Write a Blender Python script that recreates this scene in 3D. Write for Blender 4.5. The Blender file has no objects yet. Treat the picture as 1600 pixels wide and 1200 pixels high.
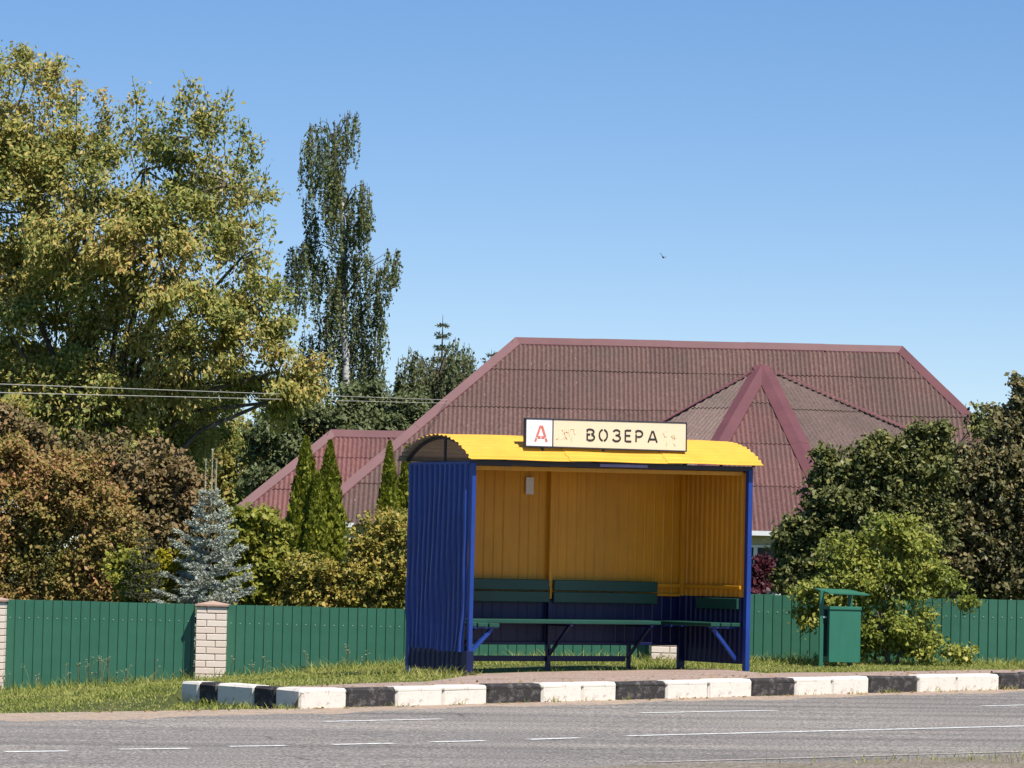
import bpy, math, random
import numpy as np
from mathutils import Vector, Matrix

SC = bpy.context.scene
COL = SC.collection
RNG = np.random.default_rng(11)
random.seed(5)
rad = math.radians

# ------------------------------------------------------------------ camera, world, sun, exposure
FPX, ROLL, HC = 5400.0, 0.0225, 1.33
PITCH = math.atan(277 / FPX)
CAM = np.array([0, 0, HC])
Fw = np.array([0, math.cos(PITCH), math.sin(PITCH)])
R0 = np.array([1.0, 0, 0]); U0 = np.array([0, -math.sin(PITCH), math.cos(PITCH)])
Rt = R0 * math.cos(ROLL) + U0 * math.sin(ROLL)
Up = -R0 * math.sin(ROLL) + U0 * math.cos(ROLL)
cd = bpy.data.cameras.new('camera'); co = bpy.data.objects.new('camera', cd); COL.objects.link(co)
cd.sensor_width = 36; cd.lens = FPX / 1600 * 36; cd.clip_start = .1; cd.clip_end = 6000
m = Matrix.Identity(4)
for i in range(3):
    m[i][0] = Rt[i]; m[i][1] = Up[i]; m[i][2] = -Fw[i]; m[i][3] = CAM[i]
co.matrix_world = m
SC.camera = co

SUN_EL, SUN_AZ = rad(57), rad(140)          # azimuth clockwise from +Y (view direction)
W = bpy.data.worlds.new('World'); SC.world = W; W.use_nodes = True
nt = W.node_tree; bg = nt.nodes['Background']
sky = nt.nodes.new('ShaderNodeTexSky'); sky.sky_type = 'NISHITA'; sky.sun_disc = False
sky.sun_elevation = SUN_EL; sky.sun_rotation = SUN_AZ
sky.altitude = 3200; sky.air_density = 1.0; sky.dust_density = 0.0; sky.ozone_density = 2.0
hs = nt.nodes.new('ShaderNodeHueSaturation'); hs.inputs['Saturation'].default_value = 1.34; hs.inputs['Hue'].default_value = .511
nt.links.new(sky.outputs[0], hs.inputs['Color'])
gm = nt.nodes.new('ShaderNodeGamma'); gm.inputs['Gamma'].default_value = .72; nt.links.new(hs.outputs[0], gm.inputs['Color'])
nt.links.new(gm.outputs[0], bg.inputs['Color']); bg.inputs['Strength'].default_value = .15
sd = bpy.data.lights.new('sun', 'SUN'); so = bpy.data.objects.new('sun', sd); COL.objects.link(so)
sd.energy = 4.6; sd.angle = rad(.53); sd.color = (1, .955, .88)
SDIR = Vector((math.sin(SUN_AZ) * math.cos(SUN_EL), math.cos(SUN_AZ) * math.cos(SUN_EL), math.sin(SUN_EL)))
so.rotation_euler = SDIR.to_track_quat('Z', 'Y').to_euler()
SC.view_settings.view_transform = 'Standard'; SC.view_settings.look = 'None'
SC.view_settings.exposure = 0.56; SC.view_settings.gamma = 1.0
SC.render.engine = 'CYCLES'
SC.cycles.max_bounces = 7; SC.cycles.transparent_max_bounces = 6

# ------------------------------------------------------------------ helpers
def ray(px, py): return Fw + Rt * (px - 800) / FPX - Up * (py - 600) / FPX
def at(px, py, Y):
    d = ray(px, py); return CAM + d * (Y / d[1])

class MB:
    """collects geometry; build() links it as one mesh object"""
    def __init__(s): s.v = []; s.f = []; s.m = []
    def add(s, vs, fs, mi=0):
        o = len(s.v); s.v += [tuple(float(c) for c in p) for p in vs]
        s.f += [tuple(i + o for i in q) for q in fs]; s.m += [mi] * len(fs)
    def quad(s, a, b, c, d, mi=0): s.add([a, b, c, d], [(0, 1, 2, 3)], mi)
    def box(s, x0, y0, z0, x1, y1, z1, mi=0):
        vs = [(x, y, z) for z in (z0, z1) for y in (y0, y1) for x in (x0, x1)]
        s.add(vs, [(0, 2, 3, 1), (4, 5, 7, 6), (0, 1, 5, 4), (2, 6, 7, 3), (0, 4, 6, 2), (1, 3, 7, 5)], mi)
    def rbox(s, x0, y0, z0, x1, y1, z1, b=.006, mi=0):
        """box with chamfered edges"""
        P = []
        for sx, X in ((1, x0), (-1, x1)):
            for sy, Y in ((1, y0), (-1, y1)):
                for sz, Z in ((1, z0), (-1, z1)):
                    P += [(X, Y + sy * b, Z + sz * b), (X + sx * b, Y, Z + sz * b), (X + sx * b, Y + sy * b, Z)]
        import bmesh
        bm = bmesh.new()
        for p in P: bm.verts.new(p)
        bmesh.ops.convex_hull(bm, input=bm.verts)
        bm.verts.index_update()
        s.add([v.co[:] for v in bm.verts], [tuple(v.index for v in f.verts) for f in bm.faces], mi); bm.free()
    def bar(s, a, b, w, h=None, mi=0, up=(0, 0, 1)):
        h = h or w; a = Vector(a); b = Vector(b); d = (b - a).normalized(); up = Vector(up)
        if abs(d.dot(up)) > .98: up = Vector((0, 1, 0))
        x = d.cross(up).normalized() * w / 2; y = x.cross(d).normalized() * h / 2
        vs = [p + q for p in (a, b) for q in (-x - y, x - y, x + y, -x + y)]
        s.add(vs, [(3, 2, 1, 0), (4, 5, 6, 7), (0, 1, 5, 4), (1, 2, 6, 5), (2, 3, 7, 6), (3, 0, 4, 7)], mi)
    def tube(s, pts, rs, n=6, mi=0):
        pts = [Vector(p) for p in pts]; vs = []; fs = []
        for i, p in enumerate(pts):
            d = (pts[min(i + 1, len(pts) - 1)] - pts[max(i - 1, 0)]).normalized()
            u = d.cross(Vector((.31, .9, .2))).normalized(); w = d.cross(u)
            for k in range(n):
                t = 2 * math.pi * k / n; vs.append(p + (u * math.cos(t) + w * math.sin(t)) * rs[i])
        for i in range(len(pts) - 1):
            for k in range(n):
                k2 = (k + 1) % n; fs.append((i * n + k, i * n + k2, (i + 1) * n + k2, (i + 1) * n + k))
        fs += [tuple(range(n))[::-1], tuple((len(pts) - 1) * n + k for k in range(n))]
        s.add(vs, fs, mi)
    def prism(s, poly, y0, y1, mi=0):
        """polygon in x,z (counter-clockwise seen from -y) extruded from y0 to y1"""
        n = len(poly)
        vs = [(x, y0, z) for x, z in poly] + [(x, y1, z) for x, z in poly]
        fs = [tuple(range(n)), tuple(range(n, 2 * n))[::-1]] + [(i, i + n, (i + 1) % n + n, (i + 1) % n) for i in range(n)]
        s.add(vs, fs, mi)
    def build(s, name, mats, parent=None, smooth=False):
        me = bpy.data.meshes.new(name); me.from_pydata(s.v, [], s.f)
        for mt in (mats if isinstance(mats, (list, tuple)) else [mats]): me.materials.append(mt)
        if any(s.m): me.polygons.foreach_set('material_index', s.m)
        if smooth: me.polygons.foreach_set('use_smooth', [True] * len(me.polygons))
        me.update()
        o = bpy.data.objects.new(name, me); COL.objects.link(o)
        if parent is not None: o.parent = parent
        return o

def share(name, mesh, parent, loc=(0, 0, 0), rotz=0, scale=(1, 1, 1)):
    o = bpy.data.objects.new(name, mesh); COL.objects.link(o); o.parent = parent
    o.location = loc; o.rotation_euler = (0, 0, rotz); o.scale = scale
    return o
def empty(name, loc=(0, 0, 0), rz=0):
    o = bpy.data.objects.new(name, None); COL.objects.link(o); o.location = loc; o.rotation_euler = (0, 0, rz)
    o.empty_display_size = .2; return o
def tag(o, label, cat, group=None):
    o['label'] = label; o['category'] = cat
    if group: o['group'] = group
    return o
def struct(o): o['kind'] = 'structure'; return o
def stuff(o): o['kind'] = 'stuff'; return o

# ------------------------------------------------------------------ materials
class NT:
    def __init__(s, name):
        s.mat = bpy.data.materials.new(name); s.mat.use_nodes = True
        s.t = s.mat.node_tree; s.n = s.t.nodes; s.l = s.t.links
        s.p = s.n['Principled BSDF']; s.out = s.n['Material Output']
        s._co = None
    def co(s):
        if s._co is None: s._co = s.n.new('ShaderNodeTexCoord')
        return s._co.outputs['Object']
    def mapped(s, scale=(1, 1, 1)):
        mp = s.n.new('ShaderNodeMapping'); mp.inputs['Scale'].default_value = scale
        s.l.new(s.co(), mp.inputs[0]); return mp.outputs[0]
    def noise(s, scale, detail=3, rough=.6, vec=None):
        t = s.n.new('ShaderNodeTexNoise'); t.inputs['Scale'].default_value = scale
        t.inputs['Detail'].default_value = detail; t.inputs['Roughness'].default_value = rough
        s.l.new(vec or s.co(), t.inputs['Vector']); return t.outputs['Fac']
    def ramp(s, fac, stops, const=False):
        r = s.n.new('ShaderNodeValToRGB'); e = r.color_ramp.elements
        if const: r.color_ramp.interpolation = 'CONSTANT'
        while len(e) < len(stops): e.new(.5)
        for el, (p, c) in zip(e, stops):
            el.position = p; el.color = (*c, 1) if len(c) == 3 else c
        s.l.new(fac, r.inputs[0]); return r.outputs[0]
    def mix(s, fac, a, b, mode='MIX'):
        x = s.n.new('ShaderNodeMix'); x.data_type = 'RGBA'; x.blend_type = mode
        for sock, val in ((x.inputs[0], fac), (x.inputs[6], a), (x.inputs[7], b)):
            if isinstance(val, bpy.types.NodeSocket): s.l.new(val, sock)
            elif isinstance(val, (int, float)): sock.default_value = val
            else: sock.default_value = (*val, 1)
        return x.outputs[2]
    def col(s, v):
        if isinstance(v, bpy.types.NodeSocket): s.l.new(v, s.p.inputs['Base Color'])
        else: s.p.inputs['Base Color'].default_value = (*v, 1)
    def rough(s, v, spec=.5):
        s.p.inputs['Roughness'].default_value = v; s.p.inputs['Specular IOR Level'].default_value = spec
    def bump(s, h, strength=.3, dist=.01):
        b = s.n.new('ShaderNodeBump'); b.inputs['Strength'].default_value = strength; b.inputs['Distance'].default_value = dist
        s.l.new(h, b.inputs['Height']); s.l.new(b.outputs[0], s.p.inputs['Normal'])

G01 = ((0, 0, 0), (1, 1, 1))
def paint(name, c, wear=None, wearamt=.62, rough=.42, streak=True, var=.18, spec=.4):
    """painted sheet metal or wood: patchy tone, vertical dirt streaks, a few worn spots"""
    n = NT(name)
    base = n.mix(n.ramp(n.noise(1.7, 4), [(.3, (0, 0, 0)), (.7, (1, 1, 1))]), tuple(x * (1 - var) for x in c), tuple(min(1, x * (1 + var)) for x in c))
    if streak:
        st = n.ramp(n.noise(1, 4, .65, n.mapped((26, 26, 1.6))), [(.5, (0, 0, 0)), (.75, (.45, .45, .45))])
        base = n.mix(st, base, tuple(x * .55 + .012 for x in c))
    if wear:
        w = n.ramp(n.noise(34, 5, .7), [(wearamt, (0, 0, 0)), (wearamt + .05, (1, 1, 1))])
        base = n.mix(w, base, wear)
    n.col(base); n.rough(rough, spec); n.bump(n.noise(5, 3), .12, .01)
    return n.mat

def leafmat(name, cols, trans=.28, nscale=.8, rough=.5, bias=.5):
    """leaf colours: the ramp is read by a per-leaf random plus a slow noise through the crown"""
    n = NT(name)
    g = n.n.new('ShaderNodeNewGeometry')
    no = n.noise(nscale, 3, .6)
    ma = n.n.new('ShaderNodeMath'); ma.operation = 'MULTIPLY_ADD'; ma.inputs[1].default_value = bias; n.l.new(g.outputs['Random Per Island'], ma.inputs[0])
    mb = n.n.new('ShaderNodeMath'); mb.operation = 'MULTIPLY_ADD'; mb.inputs[1].default_value = 1.9 * (1 - bias); mb.inputs[2].default_value = -.45 * (1 - bias)
    n.l.new(no, mb.inputs[0]); n.l.new(mb.outputs[0], ma.inputs[2])
    k = len(cols); c = n.ramp(ma.outputs[0], [(i / (k - 1) * .9 + .05, x) for i, x in enumerate(cols)])
    n.col(c); n.rough(max(rough, .48), .22)
    tr = n.n.new('ShaderNodeBsdfTranslucent'); n.l.new(n.mix(.5, c, n.mix(1, c, (1.0, .95, .35), 'MULTIPLY')), tr.inputs[0])
    mx = n.n.new('ShaderNodeMixShader'); mx.inputs[0].default_value = trans
    n.l.new(n.p.outputs[0], mx.inputs[1]); n.l.new(tr.outputs[0], mx.inputs[2]); n.l.new(mx.outputs[0], n.out.inputs[0])
    return n.mat

def plain(name, c, rough=.6, var=.2, scale=6, spec=.4):
    n = NT(name)
    n.col(n.mix(n.noise(scale, 4), tuple(x * (1 - var) for x in c), tuple(min(1, x * (1 + var)) for x in c))); n.rough(rough, spec)
    return n.mat

M = {}
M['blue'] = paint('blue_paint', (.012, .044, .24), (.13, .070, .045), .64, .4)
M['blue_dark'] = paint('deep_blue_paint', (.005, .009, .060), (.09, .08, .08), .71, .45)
M['yellow'] = paint('yellow_paint', (.60, .265, .011), (.22, .11, .045), .665, .5, var=.1)
M['roofyellow'] = paint('roof_yellow_paint', (.70, .37, .040), (.36, .20, .06), .655, .42, streak=False, var=.13)
M['grey_metal'] = paint('galvanised_sheet', (.30, .27, .24), (.2, .13, .08), .66, .5)
M['dark_metal'] = paint('dark_metal', (.03, .032, .045), None, .6, .5)
M['lavender'] = paint('sunlit_lavender_tone', (.22, .21, .42))  # sunlit tone of the front beam's strip, put into the colour
M['bench'] = paint('green_bench_paint', (.012, .062, .044), (.10, .09, .07), .67, .42, streak=False, spec=.4)
n = NT('green_fence_paint'); oi = n.n.new('ShaderNodeObjectInfo')
a = n.mix(n.ramp(n.noise(1.3, 4), [(.3, (0, 0, 0)), (.7, (1, 1, 1))]), (.033, .128, .080), (.043, .155, .098))
a = n.mix(1, a, n.ramp(oi.outputs['Random'], [(0, (.90, .92, .92)), (1, (1.10, 1.07, 1.06))]), 'MULTIPLY')
a = n.mix(n.ramp(n.noise(1, 4, .65, n.mapped((20, 20, 1.2))), [(.52, (0, 0, 0)), (.75, (.35, .35, .35))]), a, (.060, .135, .098))
a = n.mix(n.ramp(n.noise(9, 5, .75), [(.68, (0, 0, 0)), (.73, (.7, .7, .7))]), a, (.15, .19, .15))
n.col(a); n.rough(.42, .45); n.bump(n.noise(2.2, 2), .35, .03); M['fence'] = n.mat
M['bin'] = paint('green_bin_paint', (.032, .165, .105), (.10, .09, .06), .72, .4, var=.1)
M['screw'] = plain('zinc_screw', (.36, .42, .40), .45)
M['sign_white'] = plain('sign_white', (.78, .76, .77), .4, .06, 3)
M['letter'] = plain('dark_letter_paint', (.03, .025, .02), .5, .3, 30)
M['letter_red'] = plain('faded_red_letter_paint', (.62, .17, .12), .5, .2, 30)
M['paper'] = plain('weathered_paper', (.62, .58, .52), .8, .15, 20)
n = NT('sign_cream'); n.col(n.mix(n.ramp(n.noise(14, 5, .7), [(.55, (0, 0, 0)), (.72, (.35, .35, .35))]), (.77, .62, .41), (.62, .49, .34))); n.rough(.45); M['sign_cream'] = n.mat
n = NT('brick'); oi = n.n.new('ShaderNodeObjectInfo')
n.col(n.mix(n.noise(60, 4), n.ramp(oi.outputs['Random'], [(0, (.78, .61, .50)), (.5, (.84, .69, .58)), (1, (.88, .76, .66))]), (.70, .58, .48), 'MIX')); n.rough(.9); n.bump(n.noise(120, 3), .3, .003); M['brick'] = n.mat
M['mortar'] = plain('mortar', (.34, .28, .24), .95)
M['cap'] = plain('pillar_cap_concrete', (.42, .28, .21), .9, .3, 12)
# asphalt
n = NT('asphalt')
agg = n.ramp(n.noise(42, 3, .75), [(.36, (.074, .069, .064)), (.5, (.182, .166, .150)), (.64, (.43, .39, .35))])
big = n.ramp(n.noise(.35, 4, .6, n.mapped((.5, 1.6, 1))), [(.3, (.82, .82, .82)), (.7, (1.18, 1.15, 1.12))])
a = n.mix(1, agg, big, 'MULTIPLY')
a = n.mix(n.ramp(n.noise(12, 5, .75), [(.50, (0, 0, 0)), (.8, (.5, .5, .5))]), a, (.25, .21, .18))
mp = n.n.new('ShaderNodeMapping'); mp.inputs['Rotation'].default_value = (0, 0, rad(-34)); mp.inputs['Scale'].default_value = (.10, 1.5, 1); n.l.new(n.co(), mp.inputs[0])
a = n.mix(1, a, n.ramp(n.noise(1, 3, .55, mp.outputs[0]), [(.30, (.74, .74, .75)), (.5, (1, 1, 1)), (.70, (1.22, 1.20, 1.17))]), 'MULTIPLY')
vo = n.n.new('ShaderNodeTexVoronoi'); vo.feature = 'DISTANCE_TO_EDGE'; vo.inputs['Scale'].default_value = .42
wr = n.mix(.16, n.co(), n.n.new('ShaderNodeTexNoise').outputs['Color']); nw = n.t.nodes[-1]
n.l.new(wr, vo.inputs['Vector'])
crack = n.mix(1, n.ramp(vo.outputs['Distance'], [(.004, (1, 1, 1)), (.010, (0, 0, 0))]), n.ramp(n.noise(.7, 3), [(.54, (0, 0, 0)), (.62, (.5, .5, .5))]), 'MULTIPLY')
a = n.mix(crack, a, (.03, .028, .026))
a = n.mix(n.ramp(n.noise(1.1, 5, .7), [(.68, (0, 0, 0)), (.76, (.3, .3, .3))]), a, (.08, .077, .076))
n.col(a); n.rough(.9, .2); n.bump(n.noise(60, 2), .6, .008); M['asphalt'] = n.mat
# pavement: old tarred grit, pinkish
n = NT('grit_pavement')
a = n.ramp(n.noise(34, 4, .75), [(.34, (.17, .115, .09)), (.5, (.33, .235, .19)), (.66, (.58, .45, .37))])
a = n.mix(n.ramp(n.noise(2.2, 4, .6), [(.45, (0, 0, 0)), (.7, (.5, .5, .5))]), a, (.22, .17, .13))
n.col(a); n.rough(.95, .2); n.bump(n.noise(70, 3), .6, .006); M['pavement'] = n.mat
n = NT('sandy_dust')
n.col(n.mix(n.ramp(n.noise(7, 5, .75), [(.50, (0, 0, 0)), (.66, (1, 1, 1))]), n.ramp(n.noise(40, 4, .75), [(.3, (.23, .165, .125)), (.55, (.40, .30, .22)), (.75, (.54, .42, .32))]), n.ramp(n.noise(42, 3, .75), [(.34, (.10, .09, .085)), (.5, (.20, .175, .16)), (.66, (.42, .36, .32))]))); n.rough(1, .1); n.bump(n.noise(60, 3), .4, .004); M['dust'] = n.mat
n = NT('gravelly_verge')
a = n.ramp(n.noise(36, 4, .75), [(.34, (.09, .075, .06)), (.5, (.20, .165, .135)), (.66, (.40, .335, .275))])
n.col(n.mix(n.ramp(n.noise(2.4, 4, .65), [(.45, (0, 0, 0)), (.65, (.6, .6, .6))]), a, (.13, .12, .055))); n.rough(1, .1); n.bump(n.noise(50, 3), .5, .006); M['verge'] = n.mat
n = NT('road_paint')
n.col(n.mix(n.ramp(n.noise(22, 5, .75), [(.47, (0, 0, 0)), (.64, (1, 1, 1))]), (.74, .72, .68), (.30, .285, .27))); n.rough(.7); M['road_paint'] = n.mat
n = NT('worn_road_paint')
n.col(n.mix(n.ramp(n.noise(16, 5, .75), [(.34, (0, 0, 0)), (.54, (1, 1, 1))]), (.54, .49, .43), (.30, .25, .21))); n.rough(.8); M['worn_paint'] = n.mat
n = NT('soil'); n.col(n.ramp(n.noise(3, 5, .7), [(.3, (.035, .05, .014)), (.55, (.075, .085, .028)), (.75, (.15, .115, .06))])); n.rough(1, .1); M['soil'] = n.mat
n = NT('meadow'); n.col(n.ramp(n.noise(.4, 5, .7), [(.3, (.05, .08, .02)), (.7, (.11, .12, .04))])); n.rough(1, .1); M['meadow'] = n.mat
def kerbmat(name, c, dirt, amt):
    n = NT(name)
    d = n.ramp(n.noise(11, 6, .8), [(amt, (0, 0, 0)), (amt + .12, (1, 1, 1))])
    n.col(n.mix(d, n.mix(n.noise(40, 3), tuple(x * .85 for x in c), c), dirt)); n.rough(.85, .25); n.bump(n.noise(45, 4), .35, .006)
    return n.mat
M['kerb_white'] = kerbmat('kerb_white_paint', (.73, .67, .585), (.40, .34, .28), .535)
M['kerb_black'] = kerbmat('kerb_black_paint', (.038, .034, .034), (.13, .115, .105), .50)
# house roof sheets
def roofsheet(name, lo, mid, hi):
    n = NT(name); oi = n.n.new('ShaderNodeObjectInfo')
    a = n.ramp(n.noise(1, 5, .7, n.mapped((16, 16, 2.2))), [(.3, lo), (.5, mid), (.72, hi)])
    tone = n.ramp(oi.outputs['Random'], [(0, (.88, .88, .88)), (1, (1.1, 1.08, 1.06))])
    a = n.mix(1, a, tone, 'MULTIPLY')
    sp = n.ramp(n.noise(13, 2, .5), [(.735, (0, 0, 0)), (.76, (1, 1, 1))])
    a = n.mix(n.ramp(n.noise(.55, 4, .65), [(.45, (0, 0, 0)), (.72, (.55, .55, .55))]), a, (.088, .066, .054)); a = n.mix(n.ramp(n.noise(3.5, 5, .8), [(.60, (0, 0, 0)), (.75, (.5, .5, .5))]), a, (.20, .155, .118))
    a = n.mix(sp, a, (.36, .30, .22)); n.col(a); n.rough(.75, .3); n.bump(n.noise(30, 3), .25, .01)
    return n.mat
M['sheet'] = roofsheet('brown_roof_sheet', (.086, .048, .041), (.132, .074, .062), (.180, .110, .093))
M['sheet_mid'] = roofsheet('reddish_brown_roof_sheet', (.092, .045, .039), (.145, .069, .061), (.195, .106, .094))
M['sheet_grey'] = roofsheet('lit_facet_roof_sheet', (.100, .066, .056), (.152, .103, .088), (.208, .148, .128))  # paler, greyer copy: the lit look of the bay's side facets is in the colour
M['sheet_red'] = roofsheet('red_roof_sheet', (.120, .050, .046), (.170, .072, .067), (.220, .112, .100))
M['capmetal'] = paint('roof_cap_metal', (.135, .050, .052), (.24, .16, .12), .70, .45, streak=False, var=.1)
M['eave_white'] = plain('white_gutter', (.75, .74, .72), .4, .06)
M['house_wall'] = plain('cream_render', (.50, .45, .30), .9, .1, 4)
M['glass'] = plain('dark_window_glass', (.03, .035, .04), .08, .1, 1, .8)
M['soffit'] = plain('dark_soffit', (.12, .10, .09), .8)
n = NT('tree_bark'); n.col(n.ramp(n.noise(9, 5, .7, n.mapped((1, 1, .3))), [(.3, (.045, .038, .03)), (.7, (.15, .13, .105))])); n.rough(.95, .2); n.bump(n.noise(14, 4), .5, .02); M['bark'] = n.mat
n = NT('birch_bark'); n.col(n.ramp(n.noise(5, 4, .7, n.mapped((1, 1, 3.5))), [(.40, (.06, .05, .045)), (.47, (.52, .49, .44)), (.8, (.66, .63, .58))])); n.rough(.8, .25); M['birch'] = n.mat
M['twig'] = plain('twig', (.10, .08, .05), .9)
M['leader'] = plain('pale_leader_shoot', (.42, .33, .20), .8)
M['wire'] = plain('aluminium_wire', (.50, .46, .40), .5)
M['bird'] = plain('dark_feathers', (.03, .03, .035), .7)
M['L_maple'] = leafmat('maple_leaves', [(0.079, 0.112, 0.03), (0.148, 0.19, 0.049), (0.257, 0.276, 0.071), (0.405, 0.356, 0.097), (0.563, 0.401, 0.134), (0.62, 0.345, 0.158)], .30, .45, .5, .45)
M['L_birch'] = leafmat('birch_leaves', [(0.049, 0.069, 0.025), (0.097, 0.12, 0.04), (0.163, 0.182, 0.064), (0.255, 0.232, 0.088)], .25, .8, .42)
M['L_willow'] = leafmat('weeping_leaves', [(0.075, 0.098, 0.04), (0.127, 0.152, 0.06), (0.195, 0.212, 0.094)], .25, .8)
M['L_copper'] = leafmat('copper_hedge_leaves', [(0.071, 0.081, 0.024), (0.141, 0.141, 0.032), (0.26, 0.212, 0.054), (0.369, 0.239, 0.081), (0.434, 0.217, 0.103), (0.434, 0.174, 0.098)], .25, .75, .5, .42)
M['L_copper2'] = leafmat('yellowing_hedge_leaves', [(0.098, 0.106, 0.031), (0.232, 0.232, 0.043), (0.426, 0.33, 0.068), (0.581, 0.388, 0.116)], .28, 1.3, .38, .6)
M['L_dull'] = leafmat('dull_purple_leaves', [(0.078, 0.091, 0.029), (0.13, 0.12, 0.042), (0.215, 0.156, 0.065), (0.299, 0.189, 0.088), (0.351, 0.247, 0.104)], .22, .8, .5, .45)
M['L_green'] = leafmat('yellow_green_leaves', [(0.094, 0.122, 0.02), (0.178, 0.204, 0.029), (0.309, 0.301, 0.045), (0.449, 0.375, 0.082)], .32, 1.2, .42)
M['L_yellow'] = leafmat('bright_yellow_leaves', [(0.192, 0.192, 0.017), (0.360, 0.312, 0.024), (0.504, 0.432, 0.036)], .3, 1.5)
M['L_thuja'] = leafmat('thuja_sprays', [(0.095, 0.112, 0.015), (0.213, 0.232, 0.024), (0.402, 0.398, 0.051)], .25, 2.2, .6)
M['L_dark'] = leafmat('dark_orchard_leaves', [(0.04, 0.052, 0.017), (0.088, 0.101, 0.028), (0.176, 0.178, 0.053), (0.32, 0.275, 0.104)], .16, .9, .36, .6)
M['L_reddark'] = leafmat('reddish_orchard_leaves', [(0.05, 0.059, 0.024), (0.113, 0.116, 0.046), (0.215, 0.181, 0.079), (0.339, 0.245, 0.123)], .2, .9, .38, .6)
M['L_lime'] = leafmat('lime_bush_leaves', [(0.102, 0.137, 0.027), (0.194, 0.232, 0.04), (0.343, 0.351, 0.07), (0.554, 0.514, 0.132)], .34, 1.6, .4)
M['L_purple'] = leafmat('purple_shrub_leaves', [(0.039, 0.010, 0.016), (0.091, 0.021, 0.029), (0.169, 0.046, 0.052)], .2, 2)
M['needles'] = leafmat('blue_spruce_needles', [(0.307, 0.348, 0.29), (0.452, 0.492, 0.411), (0.613, 0.62, 0.539)], .08, 2.0, .55)
M['needles_g'] = leafmat('green_spruce_needles', [(.03, .05, .018), (.06, .085, .025), (.10, .12, .04)], .1, 2.0, .55)
M['grass'] = leafmat('grass_blades', [(0.144, 0.186, 0.041), (0.258, 0.294, 0.06), (0.396, 0.39, 0.102), (0.54, 0.456, 0.198)], .3, .8, .6)
M['weed'] = leafmat('pale_weed_stems', [(.16, .20, .10), (.28, .30, .17), (.42, .40, .28)], .2, 2)

# ------------------------------------------------------------------ terrain numbers
PHI = rad(35)
SH = np.array([-0.412, 36.0, 0.191])            # shelter's front left post
SU = np.array([math.cos(PHI), math.sin(PHI), 0]); SV = np.array([-math.sin(PHI), math.cos(PHI), 0])
FENCE_Y = 42.5
EDGE = [(-60, -1.5), (-30, 14.5), (-8, 26.75), (-4.23, 29.06), (-1.81, 30.613), (5.927, 37.747), (30, 60.1), (60, 88)]
NEAR = [(-60, -14.5), (-30, 3.5), (0, 22.1), (3.72, 24.45), (12, 29.8), (60, 60)]
def zr(x): return .012 * np.clip(x, -30, 30)
def lin(tab, x): return np.interp(x, [p[0] for p in tab], [p[1] for p in tab])
ZF = [(-12, -.5), (-6.2, -.43), (-3.76, -.24), (-1.24, .02), (.5, .11), (3, .165), (6.4, .165), (12, .2)]
def sm(a, b, x):
    t = np.clip((x - a) / (b - a), 0, 1); return t * t * (3 - 2 * t)
def hv(x, y):
    """height of the roadside between the road edge and the fence"""
    x = np.asarray(x, float); y = np.asarray(y, float)
    ye = lin(EDGE, x); f = np.clip((y - ye) / np.maximum(43.3 - ye, 2.0), 0, 1)
    low = (zr(x) - .012) * (1 - f) + lin(ZF, x) * f
    hi = (zr(x) + .165) * (1 - f) + lin(ZF, x) * f
    yret = np.where(x < -1.82, 30.95 + (-1.82 - x) * 1.34, -100)
    step = np.where(x > -3.05, (y > yret + .10).astype(float), sm(-4.6, -3.05, x) * sm(0, .25, f))
    back = sm(30.9, 31.2, y) if False else 1.0
    return low * (1 - step) + hi * step * back

# ground, one sheet to the horizon
g = MB(); S_ = 3000
g.quad((-S_, -S_, -.58), (S_, -S_, -.58), (S_, S_, -.58), (-S_, S_, -.58))
struct(g.build('ground', M['meadow']))
# roadside
g = MB(); xs = np.arange(-14, 9.01, .1); nf = 90
vs = []
for x in xs:
    ye = float(lin(EDGE, x))
    for k in range(nf + 1):
        y = ye + (43.3 - ye) * k / nf
        vs.append((x, y, float(hv(x, y)) + (0 if k else -.02)))
    vs.append((x, 43.5, -.7))
nn = nf + 2
fs = [(i * nn + k, (i + 1) * nn + k, (i + 1) * nn + k + 1, i * nn + k + 1) for i in range(len(xs) - 1) for k in range(nn - 1)]
g.add(vs, fs); struct(g.build('roadside', M['soil'], smooth=True))
# farther roadside beyond the picture on both sides
g = MB()
for tab in ([(-60, -30, -14)], [(9, 30, 60)]):
    xx = tab[0]
    for a, b in zip(xx[:-1], xx[1:]):
        ya, yb = float(lin(EDGE, a)), float(lin(EDGE, b))
        g.quad((a, ya, float(zr(a)) - .03), (b, yb, float(zr(b)) - .03), (b, yb + 30, -.5), (a, ya + 30, -.5))
struct(g.build('roadside', M['meadow']))
# road
g = MB(); rx = np.concatenate([np.arange(-60, -12, 4.), np.arange(-12, 14, .5), np.arange(14, 61, 4.)])
vs = []
for x in rx:
    ye, yn = float(lin(EDGE, x)), float(lin(NEAR, x)) - .5
    for k in range(9): vs.append((x, yn + (ye + .06 - yn) * k / 8, float(zr(x))))
fs = [(i * 9 + k, (i + 1) * 9 + k, (i + 1) * 9 + k + 1, i * 9 + k + 1) for i in range(len(rx) - 1) for k in range(8)]
g.add(vs, fs); struct(g.build('road', M['asphalt']))
# near verge
g = MB(); vs = []
for x in rx:
    yn = float(lin(NEAR, x)) + .12 * math.sin(x * 2.1) + .07 * math.sin(x * 5.3 + 1)
    for k, (dy, dz) in enumerate(((0, .004), (-.25, .02), (-1.2, .02), (-3, -.1), (-14, -.5))): vs.append((x, yn + dy, float(zr(x)) + dz))
fs = [(i * 5 + k, i * 5 + k + 1, (i + 1) * 5 + k + 1, (i + 1) * 5 + k) for i in range(len(rx) - 1) for k in range(4)]
g.add(vs, fs); struct(g.build('near_verge', M['verge']))
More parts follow.
